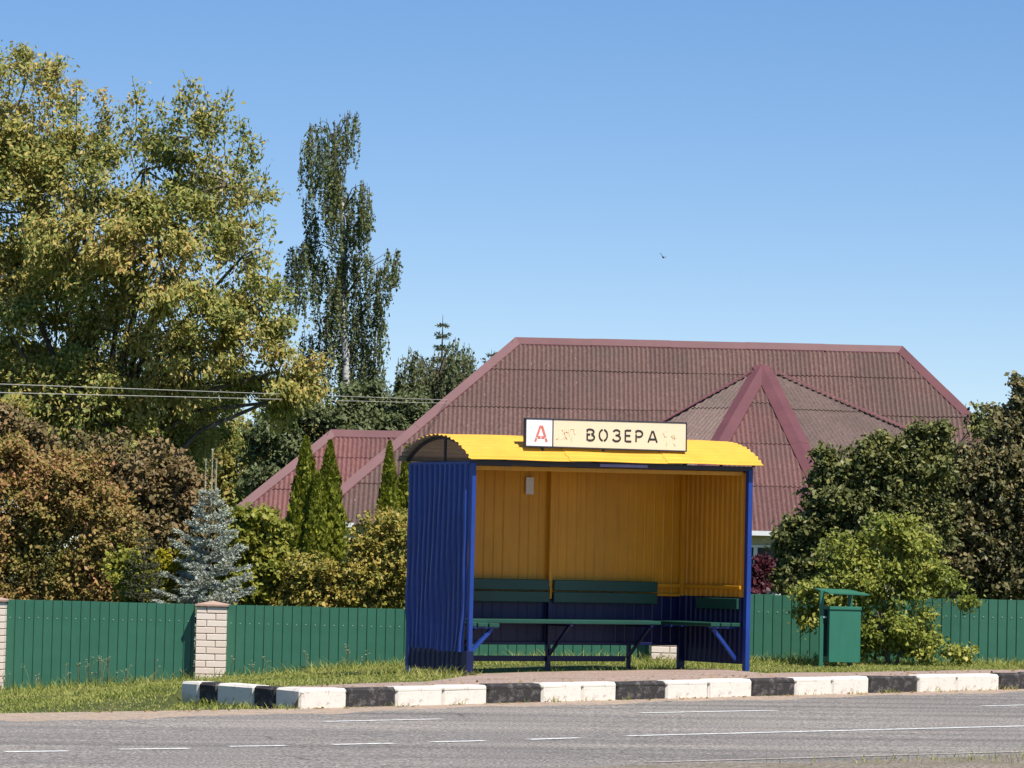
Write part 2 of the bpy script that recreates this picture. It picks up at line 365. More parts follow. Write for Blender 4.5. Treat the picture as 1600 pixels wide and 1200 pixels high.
# sand washed along the kerb foot
g = MB(); vs = []; xs = np.arange(-9, 9, .06)
for x in xs:
    ye = float(lin(EDGE, x)); wdt = .30 + .16 * math.sin(x * 3.1) + .12 * math.sin(x * 7.7 + 2) + random.uniform(-.07, .07)
    if x < -1.6: wdt += .25 + min(.5, (-1.6 - x) * .25)
    wdt = max(wdt, .08)
    vs += [(x, ye + .03, float(zr(x)) + .012), (x + .12, ye - wdt * .5, float(zr(x)) + .008), (x + .25, ye - wdt, float(zr(x)) + .003)]
fs = [(i * 3 + k, i * 3 + k + 1, (i + 1) * 3 + k + 1, (i + 1) * 3 + k) for i in range(len(xs) - 1) for k in range(2)]
g.add(vs, fs); o = g.build('sand_strip', M['dust']); struct(o)
# pavement behind the kerb and under the shelter
def pave_far(x):
    """how far the grit reaches behind the kerb line, in y"""
    w = 2.15 + .12 * math.sin(x * 2.7) + .08 * math.sin(x * 6.1 + 1)
    y = float(lin(EDGE, x)) + w
    c = (x - SH[0], )
    # shelter floor: quad between front posts and back wall
    lo, hi = SH[0] - .35, SH[0] + SU[0] * 3.9
    if lo < x < hi:
        yb = SH[1] + (x - SH[0]) * math.tan(PHI) + .95 + .06 * math.sin(x * 9)
        k = min(1, (x - lo) / .5, (hi - x) / .4)
        y = y + (max(y, yb) - y) * k
    return y
g = MB(); vs = []; xs = np.arange(-2.9, 9, .08); nk = 14
for x in xs:
    y0 = float(lin(EDGE, x)) + .05
    if x < -1.82: y0 = 30.95 + (-1.82 - x) * 1.34 + .14
    y1 = max(pave_far(x), y0 + .02)
    if x < -1.4: y1 = y0 + (y1 - y0) * max(.02, (x + 2.9) / 1.5)
    for k in range(nk + 1):
        y = y0 + (y1 - y0) * k / nk; vs.append((x, y, float(hv(x, y)) + (.012 if 0 < k < nk else .004)))
nn = nk + 1
fs = [(i * nn + k, (i + 1) * nn + k, (i + 1) * nn + k + 1, i * nn + k + 1) for i in range(len(xs) - 1) for k in range(nk)]
g.add(vs, fs); struct(g.build('pavement', M['pavement'], smooth=True))

# kerb
kerb = struct(empty('kerb'))
def kerbstone(a, b, mat, ztop, depth=.17, jit=0):
    a = Vector((*a, 0)); b = Vector((*b, 0)); L = (b - a).length; d = (b - a).normalized()
    q = MB(); q.rbox(.0015, 0, -.12, L - .0015, depth, ztop, .022)
    # rough the stone a little
    q.v = [(x + random.uniform(-.004, .004), y + random.uniform(-.004, .004), z + random.uniform(-.004, .004)) for x, y, z in q.v]
    o = q.build('kerbstone', mat, kerb); o.location = (a.x, a.y, float(zr((a.x + b.x) / 2)))
    o.rotation_euler = (random.uniform(-.012, .012), random.uniform(-.006, .006) , math.atan2(d.y, d.x) + random.uniform(-.006, .006)); return o
KX = [-1.79, -1.409, -.982, -.158, .35, 1.075, 1.569, 2.461, 2.931, 3.753, 4.323, 5.302, 5.927, 6.9, 7.5, 8.6]
for i in range(len(KX) - 1):
    a = (KX[i], float(lin(EDGE, KX[i]))); b = (KX[i + 1], float(lin(EDGE, KX[i + 1])))
    if (b[0] - a[0]) > .62:       # long painted bands are two stones
        mx = a[0] + (b[0] - a[0]) * random.uniform(.45, .6); c = (mx, float(lin(EDGE, mx)))
        kerbstone(a, c, M['kerb_white' if i % 2 == 0 else 'kerb_black'], .185); kerbstone(c, b, M['kerb_white' if i % 2 == 0 else 'kerb_black'], .185 + random.uniform(-.004, .004))
    else: kerbstone(a, b, M['kerb_white' if i % 2 == 0 else 'kerb_black'], .185 + random.uniform(-.004, .004))
RX = [(-3.02, 'kerb_white'), (-2.83, 'kerb_black'), (-2.64, 'kerb_white'), (-2.27, 'kerb_black'), (-2.05, 'kerb_white'), (-1.81, None)]
for (x0, mt), (x1, _) in zip(RX[:-1], RX[1:]):
    f = lambda x: 30.62 + (-1.81 - x) * 1.36
    kerbstone((x0, f(x0)), (x1, f(x1)), M[mt], .185, .2)

# road markings: each dash its own sheet
def dash(a, b, w=.11, mat='road_paint', seg=10):
    a = np.array(a); b = np.array(b); d = (b - a) / np.linalg.norm(b - a); nrm = np.array([-d[1], d[0]])
    q = MB(); vs = []
    for k in range(seg + 1):
        p = a + (b - a) * k / seg
        for s in (-1, 1):
            r = p + nrm * s * w / 2 * random.uniform(.92, 1.06); vs.append((r[0], r[1], float(zr(r[0])) + .004))
    q.add(vs, [(2 * k, 2 * k + 2, 2 * k + 3, 2 * k + 1) for k in range(seg)])
    return struct(q.build('road_marking', M[mat]))
DS = [((-4.10, 23.22), (-3.68, 23.41)), ((-3.38, 23.54), (-2.98, 23.73)), ((-2.66, 24.0), (-2.2, 24.21)), ((-1.94, 24.51), (-1.55, 24.71)), ((-1.23, 24.9), (-.79, 25.17)), ((-.53, 25.4), (-.14, 25.65)), ((.18, 25.9), (.57, 26.22)),
      ((-1.48, 28.41), (-.53, 29.09)), ((1.20, 30.66), (2.46, 31.49)), ((4.55, 32.98), (5.9, 33.98))]
for a, b in DS: dash(a, b)
dash((.94, 26.58), (7.2, 30.9), seg=40)
dash((.95, 23.1), (6.0, 26.45), .09, 'worn_paint', 40)
dash((-6.5, 27.62), (-3.3, 29.5), .12, 'worn_paint', 30)
#--SPLIT--
# ------------------------------------------------------------------ house behind the fence
YR = 90.0
PT = .95                                           # tangent of the roof pitch
R1 = at(805, 534, YR); R2 = at(1410, 549, YR); ZRIDGE = float((R1[2] + R2[2]) / 2); R1[2] = R2[2] = ZRIDGE
ZE = 2.2
RUN = (ZRIDGE - ZE) / PT; YE = YR - RUN
def main_plane(px, py):
    """point of the main front slope seen at a place in the picture"""
    d = ray(px, py)                                # z = ZRIDGE - PT*(YR - y)
    t = (ZRIDGE - PT * YR - HC) / (d[2] - PT * d[1]); return CAM + d * t
house = empty('house', (5, 90, -.55)); HB = np.array([5, 90, -.55])
tag(house, 'low house with a brownish red corrugated hip roof behind the bus shelter', 'house')
roof = MB()                                        # boarding under the sheets
def poly_face(mb, pts, off=-.10):
    pts = [np.array(p, float) for p in pts]; nrm = np.cross(pts[1] - pts[0], pts[2] - pts[0]); nrm /= np.linalg.norm(nrm)
    if nrm[2] < 0: nrm = -nrm
    mb.add([p + nrm * off - HB for p in pts], [tuple(range(len(pts)))])
FACES = []
cL = np.array([R1[0] - 5.05, YE, ZE]); cR = np.array([R2[0] + 4.25, YE, ZE])
bL = np.array([R1[0] - 5.05, YR + RUN, ZE]); bR = np.array([R2[0] + 4.25, YR + RUN, ZE])
FACES.append(('main', [cL, cR, R2, R1], 'sheet', 1.03))
FACES.append(('right', [cR, bR, R2], 'sheet', 1.03))
FACES.append(('back', [bR, bL, R1, R2], 'sheet', 1.03))
FACES.append(('left', [bL, cL, R1], 'sheet_red', 1.03))
# bay with three facets
A = main_plane(1190, 577); A[1] -= .12
c1 = at(1050, 826, A[1] - 6.8); c2 = at(1315, 832, A[1] - 6.8); c1[2] = c2[2] = ZE
VR = main_plane(1455, 692); VL = main_plane(1035, 664)
def extend(A, V, z):                                # run a valley down to the eave
    t = (A[2] - z) / (A[2] - V[2]); return A + (V - A) * t
eR = extend(A, VR, ZE); eL = extend(A, VL, ZE)
FACES.append(('bay front', [c1, c2, A], 'sheet_mid', 1.10))
FACES.append(('bay right', [c2, eR, A], 'sheet_grey', 1.05))
FACES.append(('bay left', [eL, c1, A], 'sheet_grey', 1.05))
# lower wing on the left
L1 = at(517, 679, 88.5); L2 = at(700, 683, 88.5); L2[2] = L1[2]
l0 = at(352, 812, 86.2); l0[2] = ZE; runL = L1[1] - l0[1]
l1 = np.array([L2[0] + .5, l0[1], ZE]); lb0 = np.array([l0[0], L1[1] + runL, ZE]); lb1 = np.array([l1[0], L1[1] + runL, ZE])
FACES.append(('wing', [l0, l1, L2, L1], 'sheet_red', .85))
FACES.append(('wing end', [lb0, l0, L1], 'sheet_red', .85))
FACES.append(('wing back', [lb1, lb0, L1, L2], 'sheet_red', .85))
for _, pts, _, _ in FACES: poly_face(roof, pts)
roof = roof.build('roof', M['soffit'], house)

def sheets_on(pts, mat, dz, wide=1.06, pitch=.1178, amp=.019, seg=4):
    """cover one roof face with separate corrugated sheets; eave edge is pts[0] -> pts[1]"""
    pts = [np.array(p, float) for p in pts]
    ex = pts[1] - pts[0]; ex /= np.linalg.norm(ex)
    nrm = np.cross(ex, pts[2] - pts[0]); nrm /= np.linalg.norm(nrm)
    if nrm[2] < 0: nrm = -nrm
    ey = np.cross(nrm, ex); ey /= np.linalg.norm(ey)
    if ey[2] < 0: ey = -ey
    P = [((p - pts[0]) @ ex, (p - pts[0]) @ ey) for p in pts]
    umin, umax = min(p[0] for p in P), max(p[0] for p in P); vmax = max(p[1] for p in P)
    rowh = dz / ey[2]
    def vrange(u):
        hit = []
        for (a, b), (c, d) in zip(P, P[1:] + P[:1]):
            if (a - u) * (c - u) <= 0 and abs(a - c) > 1e-9: hit.append(b + (d - b) * (u - a) / (c - a))
        return (min(hit), max(hit)) if len(hit) >= 2 else (0, 0)
    nr = int(math.ceil(vmax / rowh)); ncol = int(math.ceil((umax - umin) / wide))
    step = pitch / seg
    for r in range(nr):
        v0, v1 = r * rowh - (.10 if r else .12), (r + 1) * rowh
        for c in range(ncol):
            us = np.arange(umin + c * wide, min(umin + (c + 1) * wide + step * 1.5, umax), step)
            q = MB(); prev = None; du = RNG.uniform(-.012, .012); dn = RNG.uniform(0, .008)
            for k, u in enumerate(us):
                lo, hi = vrange(min(max(u, umin + 1e-4), umax - 1e-4))
                if r == 0: lo = min(lo, 0) - .12 if lo < .01 else lo
                a, b = max(v0, lo), min(v1, hi)
                if b - a < .02: prev = None; continue
                w = amp * math.cos(2 * math.pi * (u - umin) / pitch) + dn
                lift0 = .006 + (.014 if r else .006)          # the lower edge rides over the sheet below
                pa = pts[0] + ex * u + ey * (a + du) + nrm * (w + .03 + lift0) - HB
                pb = pts[0] + ex * u + ey * b + nrm * (w + .03) - HB
                pc = pa - nrm * .016
                cur = len(q.v); q.v += [tuple(pa), tuple(pb), tuple(pc)]
                if prev is not None:
                    q.f += [(prev, cur, cur + 1, prev + 1), (prev + 2, cur + 2, cur, prev)]; q.m += [0, 0]
                prev = cur
            if q.f: q.build('roof_sheet', M[mat], roof, smooth=False)
for nm, pts, mt, dz in FACES:
    big = nm in ('back', 'right', 'left', 'wing back', 'wing end')
    sheets_on(pts, mt, dz * (2.5 if big else 1), 1.06 * (2.5 if big else 1))

def cap(a, b, n1, n2, w=.24, lift=.085):
    """folded metal cap along a ridge or hip"""
    a = np.array(a, float); b = np.array(b, float); d = (b - a) / np.linalg.norm(b - a)
    q = MB(); L = np.linalg.norm(b - a); k = max(1, int(round(L / 2.0)))
    for i in range(k):
        p0 = a + d * (L * i / k - (.04 if i else 0)); p1 = a + d * (L * (i + 1) / k); up = np.array([0, 0, lift + .006 * (i % 2)])
        row = []
        for p in (p0, p1):
            row.append([p + s * w * -1 + up * 1.0 - np.array([0, 0, 0]) for s in (n1,)] + [p + up + np.array([0, 0, .05])] + [p - s * w + up for s in (n2,)])
        (A0, B0, C0), (A1, B1, C1) = row
        dn = np.array([0, 0, -.07])
        vs = [x - HB for x in (A0 + dn, A0, B0, C0, C0 + dn, A1 + dn, A1, B1, C1, C1 + dn)]
        q.add(vs, [(j, j + 1, j + 6, j + 5) for j in range(4)])
    return q.build('roof_cap', M['capmetal'], roof)
def facedir(pts, a, b, interior):
    """unit vector in a face, square to the line a-b, pointing away from the face's interior"""
    a, b, i = (np.array(x, float) for x in (a, b, interior)); d = (b - a) / np.linalg.norm(b - a)
    w = i - a; w = w - d * (w @ d); return -w / np.linalg.norm(w)
def capline(a, b, i1, i2, w=.19, lift=.085): cap(a, b, facedir(None, a, b, i1), facedir(None, a, b, i2), w, lift)
capline(R1, R2, cL, bL)
capline(R1, cL, cR, bL, .21); capline(R2, cR, cL, bR, .21); capline(R1, bL, bR, cL); capline(R2, bR, bL, cR)
capline(A, c1, c2, eL, .25); capline(A, c2, c1, eR, .25)
capline(L1, L2, l0, lb0, .19); capline(L1, l0, l1, lb0, .20); capline(L1, lb0, lb1, l0)
# valley strips
for V, inner in ((eR, c2), (eL, c1)):
    q = MB(); d = (V - A) / np.linalg.norm(V - A); side = -facedir(None, A, V, cR if V is eR else cL); side2 = -facedir(None, A, V, inner)
    up = np.array([0, -.03, .10]); a0, b0 = A + d * .4 + up, V - d * .1 + up
    q.quad(*(x - HB for x in (a0, b0, b0 + side2 * .07 + up * .1, a0 + side2 * .07 + up * .1)))
    q.quad(*(x - HB for x in (a0, b0, b0 - side2 * .03 + up * .1, a0 - side2 * .03 + up * .1)))
    q.build('valley_strip', M['capmetal'], roof)
# walls, gutters, windows
q = MB(); o_ = .35
q.box(cL[0] + o_ - HB[0], YE + o_ - HB[1], -.1, cR[0] - o_ - HB[0], YR + RUN - o_ - HB[1], ZE - HB[2] - .06)
q.build('wall', M['house_wall'], house)
q = MB()
foot = [eL + np.array([.3, .3, 0]), c1 + np.array([.25, .35, 0]), c2 + np.array([-.25, .35, 0]), eR + np.array([-.3, .3, 0])]
vs = [np.array([p[0], p[1], -.65]) - HB for p in foot] + [np.array([p[0], p[1], ZE - .06]) - HB for p in foot]
q.add(vs, [(0, 1, 5, 4), (1, 2, 6, 5), (2, 3, 7, 6)]); q.build('bay_wall', M['house_wall'], house)
q = MB(); q.box(l0[0] + .3 - HB[0], l0[1] + .3 - HB[1], -.1, cL[0] + .5 - HB[0], lb0[1] - .3 - HB[1], ZE - HB[2] - .06); q.build('wing_wall', M['house_wall'], house)
def gutter(a, b):
    a, b = np.array(a, float), np.array(b, float); q = MB()
    q.bar(a + (0, -.16, -.07) - HB, b + (0, -.16, -.07) - HB, .10, .11)
    return q.build('gutter', M['eave_white'], house)
gutter(c1, c2); gutter(c2, eR); gutter(eL, c1); gutter(cL, cL + (1.2, 0, 0)); gutter(l0, l1)
def house_window(x, y, z, w, h):
    q = MB(); q.box(x - w / 2, y - .04, z, x + w / 2, y + .02, z + h); f = q.build('window', M['eave_white'], house)
    for s in (-1, 1):
        q = MB(); cx = x + s * w / 4; q.box(cx - w / 4 + .05, y - .055, z + .06, cx + w / 4 - .05, y - .045, z + h - .06); q.build('pane', M['glass'], f)
wx = (c1[0] + c2[0]) / 2 - HB[0]; house_window(wx, c1[1] + .35 - HB[1], 1.2, 1.3, 1.2)
for X in (-3.6, 11.5): house_window(X - HB[0], YE + o_ - HB[1], 1.2, 1.4, 1.2)

# ------------------------------------------------------------------ fence of green sheet metal between brick pillars
def fence_sheet(n_rib, h):
    q = MB(); prof = []
    for k in range(n_rib): prof += [(k * .115, 0), (k * .115 + .086, 0), (k * .115 + .092, .013), (k * .115 + .107, .013)]
    prof.append((n_rib * .115 + .012, 0))
    nv = len(prof)
    q.add([(x, y, 0) for x, y in prof] + [(x, y, h) for x, y in prof], [(i, i + 1, i + nv + 1, i + nv) for i in range(nv - 1)])
    q.add([(x, y + .003, 0) for x, y in prof] + [(x, y + .003, h) for x, y in prof], [(i + 1, i, i + nv, i + nv + 1) for i in range(nv - 1)])
    return q
def fence(x0, x1, ztop, zbot, label):
    root = empty('metal_fence', (x0, FENCE_Y, zbot)); tag(root, label, 'fence', 'green sheet fence between brick pillars')
    h = ztop - zbot; x = 0; meshes = {}
    L = x1 - x0
    while x < L - .05:
        nr = min(10, max(1, int((L - x) / .115 + .3)))
        if nr not in meshes: meshes[nr] = fence_sheet(nr, h).build('sheet', M['fence'], root); o = meshes[nr]
        else: o = share('sheet', meshes[nr].data, root)
        o.location = (x, RNG.uniform(-.004, .002), RNG.uniform(-.007, .007)); o.rotation_euler = (0, RNG.uniform(-.003, .003), 0)
        x += nr * .115
    q = MB()
    for zz in (h - .22, .25): q.box(0, .03, zz - .02, L, .07, zz + .02)
    q.build('rail', M['dark_metal'], root)
    q = MB()
    for k in range(int(L / .115)):
        cx = k * .115 + .04 + .008
        for zz in (h - .22,):
            z = zz + RNG.uniform(-.004, .004); s = .006
            q.add([(cx - s, -.004, z - s), (cx + s, -.004, z - s), (cx + s, -.004, z + s), (cx - s, -.004, z + s), (cx, -.010, z)], [(0, 1, 4), (1, 2, 4), (2, 3, 4), (3, 0, 4)])
    stuff(q.build('screw_heads', M['screw'], root))
    return root
fence(-12.4, -6.50, .73, -.62, 'green sheet fence span left of the pillar at the left picture edge')
fence(-6.14, -3.79, .725, -.60, 'green sheet fence span on the far left, between two brick pillars')
fence(-3.43, 1.77, .715, -.35, 'long green sheet fence span running behind the blue end of the shelter')
fence(2.12, 8.2, .995, -.10, 'green sheet fence span on the right, behind the rubbish bin')
bk = {}
def brick(parent, x, y, z, w, d, h):
    key = (round(w, 3), round(d, 3))
    if key not in bk:
        q = MB(); q.rbox(0, 0, 0, w, d, h, .004); bk[key] = q.build('brick', M['brick'], parent); o = bk[key]
    else: o = share('brick', bk[key].data, parent)
    o.location = (x + RNG.uniform(-.0015, .0015), y + RNG.uniform(-.003, .003), z); return o
def pillar(x0, x1, ztop, zbot, label):
    w = x1 - x0; root = empty('brick_pillar', ((x0 + x1) / 2, FENCE_Y - .02, zbot)); tag(root, label, 'pillar', 'brick pillars of the fence')
    bk.clear(); D0 = -.17; dd = .17; h = ztop - zbot; rows = int(h / .0825)
    q = MB(); q.box(-w / 2 + .008, D0 + .008, 0, w / 2 - .008, D0 + 2 * dd + .002, rows * .0825); q.build('mortar_core', M['mortar'], root)
    a = w * .64; b = w - a - .010
    for r in range(rows):
        z = h - (rows - r) * .0825
        for y in (D0, D0 + dd + .01):
            if r % 2: brick(root, -w / 2, y, z, b, dd, .072); brick(root, -w / 2 + b + .010, y, z, a, dd, .072)
            else: brick(root, -w / 2, y, z, a, dd, .072); brick(root, -w / 2 + a + .010, y, z, b, dd, .072)
    q = MB(); c = w / 2 + .020; cy0, cy1 = D0 - .025, D0 + 2 * dd + .045
    q.box(-c, cy0, h, c, cy1, h + .022)
    q.add([(-c, cy0, h + .022), (c, cy0, h + .022), (c, cy1, h + .022), (-c, cy1, h + .022), (0, (cy0 + cy1) / 2, h + .065)], [(0, 1, 4), (1, 2, 4), (2, 3, 4), (3, 0, 4)])
    q.build('cap', M['cap'], root)
pillar(-6.50, -6.135, .70, -.62, 'brick fence pillar cut by the left picture edge')
pillar(-3.79, -3.43, .70, -.50, 'cream brick fence pillar with a pointed cap, beside the blue spruce')
pillar(1.775, 2.115, 1.0, -.10, 'brick fence pillar glimpsed under the back wall of the shelter')
pillar(8.2, 8.56, 1.0, -.10, 'brick fence pillar at the right end of the fence')

# ------------------------------------------------------------------ bus shelter
SW, SDP = 3.72, 1.125
shelter = empty('bus_shelter', SH, PHI)
tag(shelter, 'blue and yellow metal bus shelter with a curved yellow roof', 'bus shelter')
def zt(x): return .055 * x / SW
def corr(L, pitch, depth, z0, z1, wob=0, rows=1, flat=.5, seed=0):
    """profiled sheet in s (along), n (out), z; returns list of columns of points"""
    r = np.random.default_rng(seed); cols = []; k = 0; s = 0.0
    prof = []
    while s < L - 1e-6:
        for ds, n in ((0, 0), (flat * pitch, 0), ((flat + .12) * pitch, depth), (.88 * pitch, depth)):
            if s + ds < L: prof.append((s + ds, n))
        s += pitch
    prof.append((L, 0))
    ph = r.uniform(0, 6, 6)
    for (s, n) in prof:
        col = []
        for j in range(rows + 1):
            t = j / rows; z = z0 + (z1 - z0) * t
            w = wob * (math.sin(s * 9 + ph[0] + z * 2.2) + .8 * math.sin(z * 4.1 + ph[1] + s * 3) + .6 * math.sin(z * 8 + s * 17 + ph[2])) * (1 - t * .75)
            col.append((s + w * .8, n + w, z))
        cols.append(col)
    return cols
def sheet_obj(name, cols, place, mats, zs=None, th=.003):
    """mats: (front low, front high, back); front is +n"""
    q = MB(); R_ = len(cols[0]); vs = [place(*p) for c in cols for p in c] + [place(p[0], p[1] - th, p[2]) for c in cols for p in c]
    off = len(cols) * R_; q.v = [tuple(v) for v in vs]
    for i in range(len(cols) - 1):
        for j in range(R_ - 1):
            a, b, c, d = i * R_ + j, (i + 1) * R_ + j, (i + 1) * R_ + j + 1, i * R_ + j + 1
            zm = (cols[i][j][2] + cols[i][j + 1][2]) / 2
            q.f.append((a, b, c, d)); q.m.append(0 if (zs is None or zm < zs) else 1)
            q.f.append((off + d, off + c, off + b, off + a)); q.m.append(2)
    return q.build(name, [M[k] for k in mats], shelter)
ZS = .80
# left wall (outer side looks towards -x)
for k, (y0, y1) in enumerate(((0.0, .575), (.565, SDP))):
    cols = corr(y1 - y0, .094, .020, .215 - .03 * (1 - y0), 2.145, .011, 14, .45, k + 3)
    sheet_obj('wall_sheet', cols, lambda s, n, z, y0=y0, k=k: (-.006 - n - .004 * k, y1 - s if False else y0 + s, z), ('blue', 'blue', 'yellow'))
cols = corr(SDP - .02, .094, .016, -.02, .25, .006, 3, .45, 9)
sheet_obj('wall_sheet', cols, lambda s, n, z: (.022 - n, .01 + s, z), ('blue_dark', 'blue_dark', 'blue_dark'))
# back wall: five sheets, yellow above, blue below; inner side looks towards -y
edges = [.02, .46, 1.317, 1.83, 2.66, 3.69]
for k in range(5):
    a, b = edges[k], edges[k + 1] + (.02 if k < 4 else 0)
    cols = corr(b - a, .128, .009, .235, 2.16, .0015, 1, .80, k)
    zz = [.235, ZS, 2.16 + zt(a)]
    cols = [[(c[0][0], c[0][1], z) for z in zz] for c in cols]
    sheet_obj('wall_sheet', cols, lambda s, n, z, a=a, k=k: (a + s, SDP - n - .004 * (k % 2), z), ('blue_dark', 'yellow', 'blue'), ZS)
# right wall, inner side looks towards -x
for k, (y0, y1) in enumerate(((.03, .57), (.56, SDP - .01))):
    cols = corr(y1 - y0, .088, .018, .07, 2.2, .002, 1, .45, k + 20)
    cols = [[(c[0][0], c[0][1], z) for z in (.065, ZS, 2.205)] for c in cols]
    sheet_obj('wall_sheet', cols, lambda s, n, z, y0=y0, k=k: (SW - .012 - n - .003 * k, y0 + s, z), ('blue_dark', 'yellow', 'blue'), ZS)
def part(name, mat, parent, *boxes, b=.004):
    q = MB()
    for bx in boxes: q.rbox(*bx, b=b)
    return q.build(name, M[mat], parent)
# posts
part('post', 'blue', shelter, (-.004, -.045, -.25, .046, .004, 2.16)); part('post', 'blue', shelter, (SW - .03, -.04, -.25, SW + .03, .02, 2.21))
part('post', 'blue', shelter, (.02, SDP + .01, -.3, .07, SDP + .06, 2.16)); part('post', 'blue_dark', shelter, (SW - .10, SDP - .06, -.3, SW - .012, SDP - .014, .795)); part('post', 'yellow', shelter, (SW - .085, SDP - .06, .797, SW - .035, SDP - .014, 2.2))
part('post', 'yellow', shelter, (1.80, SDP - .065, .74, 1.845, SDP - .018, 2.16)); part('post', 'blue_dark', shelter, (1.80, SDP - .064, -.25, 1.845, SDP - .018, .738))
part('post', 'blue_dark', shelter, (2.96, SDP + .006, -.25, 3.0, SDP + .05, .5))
part('post_foot', 'blue_dark', shelter, (-.03, -.05, -.05, .06, .03, .20))
# rails
def sloped(name, mat, x0, x1, y0, y1, z0, z1, parent=shelter):
    q = MB(); q.rbox(x0, y0, z0, x1, y1, z1, .004); q.v = [(x, y, z + zt(x)) for x, y, z in q.v]; return q.build(name, M[mat], parent)
sloped('beam', 'dark_metal', .0, SW + .03, -.035, .015, 2.135, 2.185)
sloped('beam', 'yellow', .05, SW - .05, .030, .055, 2.085, 2.130)
sloped('beam', 'blue', .0, SW, SDP + .008, SDP + .05, 2.12, 2.17)
sloped('lit_beam_plate', 'lavender', 1.64, 2.28, -.052, -.037, 2.145, 2.178)  # plate strip on the front beam, coloured pale to look sunlit
part('rail', 'yellow', shelter, (3.28, SDP - .052, .885, SW - .09, SDP - .014, .928)); part('rail', 'yellow', shelter, (3.22, SDP - .05, .788, SW - .09, SDP - .014, .815))
part('rail', 'yellow', shelter, (SW - .062, .05, .885, SW - .034, SDP - .07, .925))
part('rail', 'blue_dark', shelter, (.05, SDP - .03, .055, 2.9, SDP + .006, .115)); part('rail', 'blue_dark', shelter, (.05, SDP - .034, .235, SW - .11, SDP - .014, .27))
part('rail', 'blue', shelter, (-.01, .006, 2.125, .04, SDP, 2.172)); part('rail', 'dark_metal', shelter, (SW - .03, .022, 2.17, SW + .02, SDP, 2.222))
part('roof_strut', 'dark_metal', shelter, (-.012, .47, 2.174, .016, .495, 2.45)); part('roof_strut', 'dark_metal', shelter, (SW - .02, .47, 2.224, SW + .008, .495, 2.50))
# curved roof, corrugated along its length
YF, YB, RISE = -.15, SDP + .125, .275
CH = YB - YF; RR = CH * CH / (8 * RISE) + RISE / 2; HALF = math.asin(CH / 2 / RR); YC = (YF + YB) / 2; ZC = 2.185 - (RR - RISE)
def arch(t, dr): th = -HALF + 2 * HALF * t; return YC + (RR + dr) * math.sin(th), ZC + (RR + dr) * math.cos(th)
NA = 100; arc_len = 2 * HALF * RR
for k, (x0, x1) in enumerate(((-.10, 1.24), (1.18, 2.54), (2.48, SW + .085))):
    q = MB(); xs = np.linspace(x0, x1, 7)
    for j, x in enumerate(xs):
        for i in range(NA + 1):
            t = i / NA; dr = .0095 * math.cos(2 * math.pi * t * arc_len / .078) + .005 * k + .004 * math.sin(x * 5 + t * 9)
            e = .007 * math.sin(i * 1.7 + k * 2) if j in (0, 6) else 0
            y, z = arch(t, dr); q.v.append((x + e, y, z + zt(x)))
            y, z = arch(t, dr - .004); q.v.append((x + e, y, z + zt(x)))
    st = 2 * (NA + 1)
    for j in range(6):
        for i in range(NA):
            a = j * st + 2 * i; q.f.append((a, a + st, a + st + 2, a + 2)); q.m.append(0); q.f.append((a + 3, a + st + 3, a + st + 1, a + 1)); q.m.append(1)
        a = j * st; q.f.append((a + 1, a + st + 1, a + st, a)); q.m.append(0)
    for i in range(NA):
        for a, fl in ((2 * i, 0), (6 * st + 2 * i, 1)): q.f.append((a, a + 2, a + 3, a + 1) if not fl else (a + 1, a + 3, a + 2, a)); q.m.append(2)
    q.build('roof_sheet', [M['roofyellow'], M['grey_metal'], M['dark_metal']], shelter, smooth=False)
for x in (.0, 1.24, 2.48, SW):
    q = MB(); pts = []
    for i in range(15):
        y, z = arch(.03 + .94 * i / 14, -.034); pts.append((x, y, z + zt(x)))
    for a, b in zip(pts[:-1], pts[1:]): q.bar(a, b, .03, .03)
    q.build('roof_arch', M['dark_metal'], shelter)
# benches
def bench(planks):
    bb = None
    for p in planks:
        if bb is None: bb = part('bench', 'bench', shelter, p, b=.006)      # first board carries the rest
        else: part('plank', 'bench', bb, p, b=.006)
    return bb
def bracket(bb, mat, *bars):
    q = MB()
    for x in bars: q.bar(*x)
    return q.build('bracket', M[mat], bb)
bb = bench([(.47 if k == 0 else .05, SDP - .455 + k * .148, .474 + .002 * k, 3.06, SDP - .455 + k * .148 + .135, .516 + .002 * k) for k in range(3)])
for x in (1.83, 2.93, .62): bracket(bb, 'blue_dark', ((x, SDP - .02, .10), (x, SDP - .42, .455), .03, .03), ((x, SDP - .015, .458), (x, SDP - .46, .458), .035, .02))
bb = bench([(.04 + k * .145, .06, .452 - .004 * k, .04 + k * .145 + .128, .655, .494 - .004 * k) for k in range(3)])
bracket(bb, 'blue', ((.03, .12, .085), (.40, .12, .43), .036, .036), ((.02, .12, .440), (.46, .12, .440), .036, .018)); bracket(bb, 'blue', ((.02, .60, .440), (.46, .60, .440), .03, .018))
bb = bench([(3.275 + k * .146, .055, .474, 3.275 + k * .146 + .130, 1.05, .516) for k in range(3)])
bracket(bb, 'blue', ((SW - .02, .13, .10), (3.36, .13, .45), .036, .036), ((3.30, .13, .462), (SW - .02, .13, .462), .036, .018)); bracket(bb, 'blue', ((3.30, .95, .462), (SW - .05, .95, .462), .03, .018))
for a, b in ((.05, 1.785), (1.85, 3.275)):
    part('backrest_plank', 'bench', shelter, (a, SDP - .10, .700, b, SDP - .068, .818), b=.006); part('backrest_plank', 'bench', shelter, (a, SDP - .10, .830, b, SDP - .068, .948), b=.006)
part('backrest_plank', 'bench', shelter, (SW - .085, .06, .665, SW - .055, .80, .785), b=.006)
part('hinge_tab', 'yellow', shelter, (1.786, SDP - .11, .75, 1.80, SDP - .06, .87))

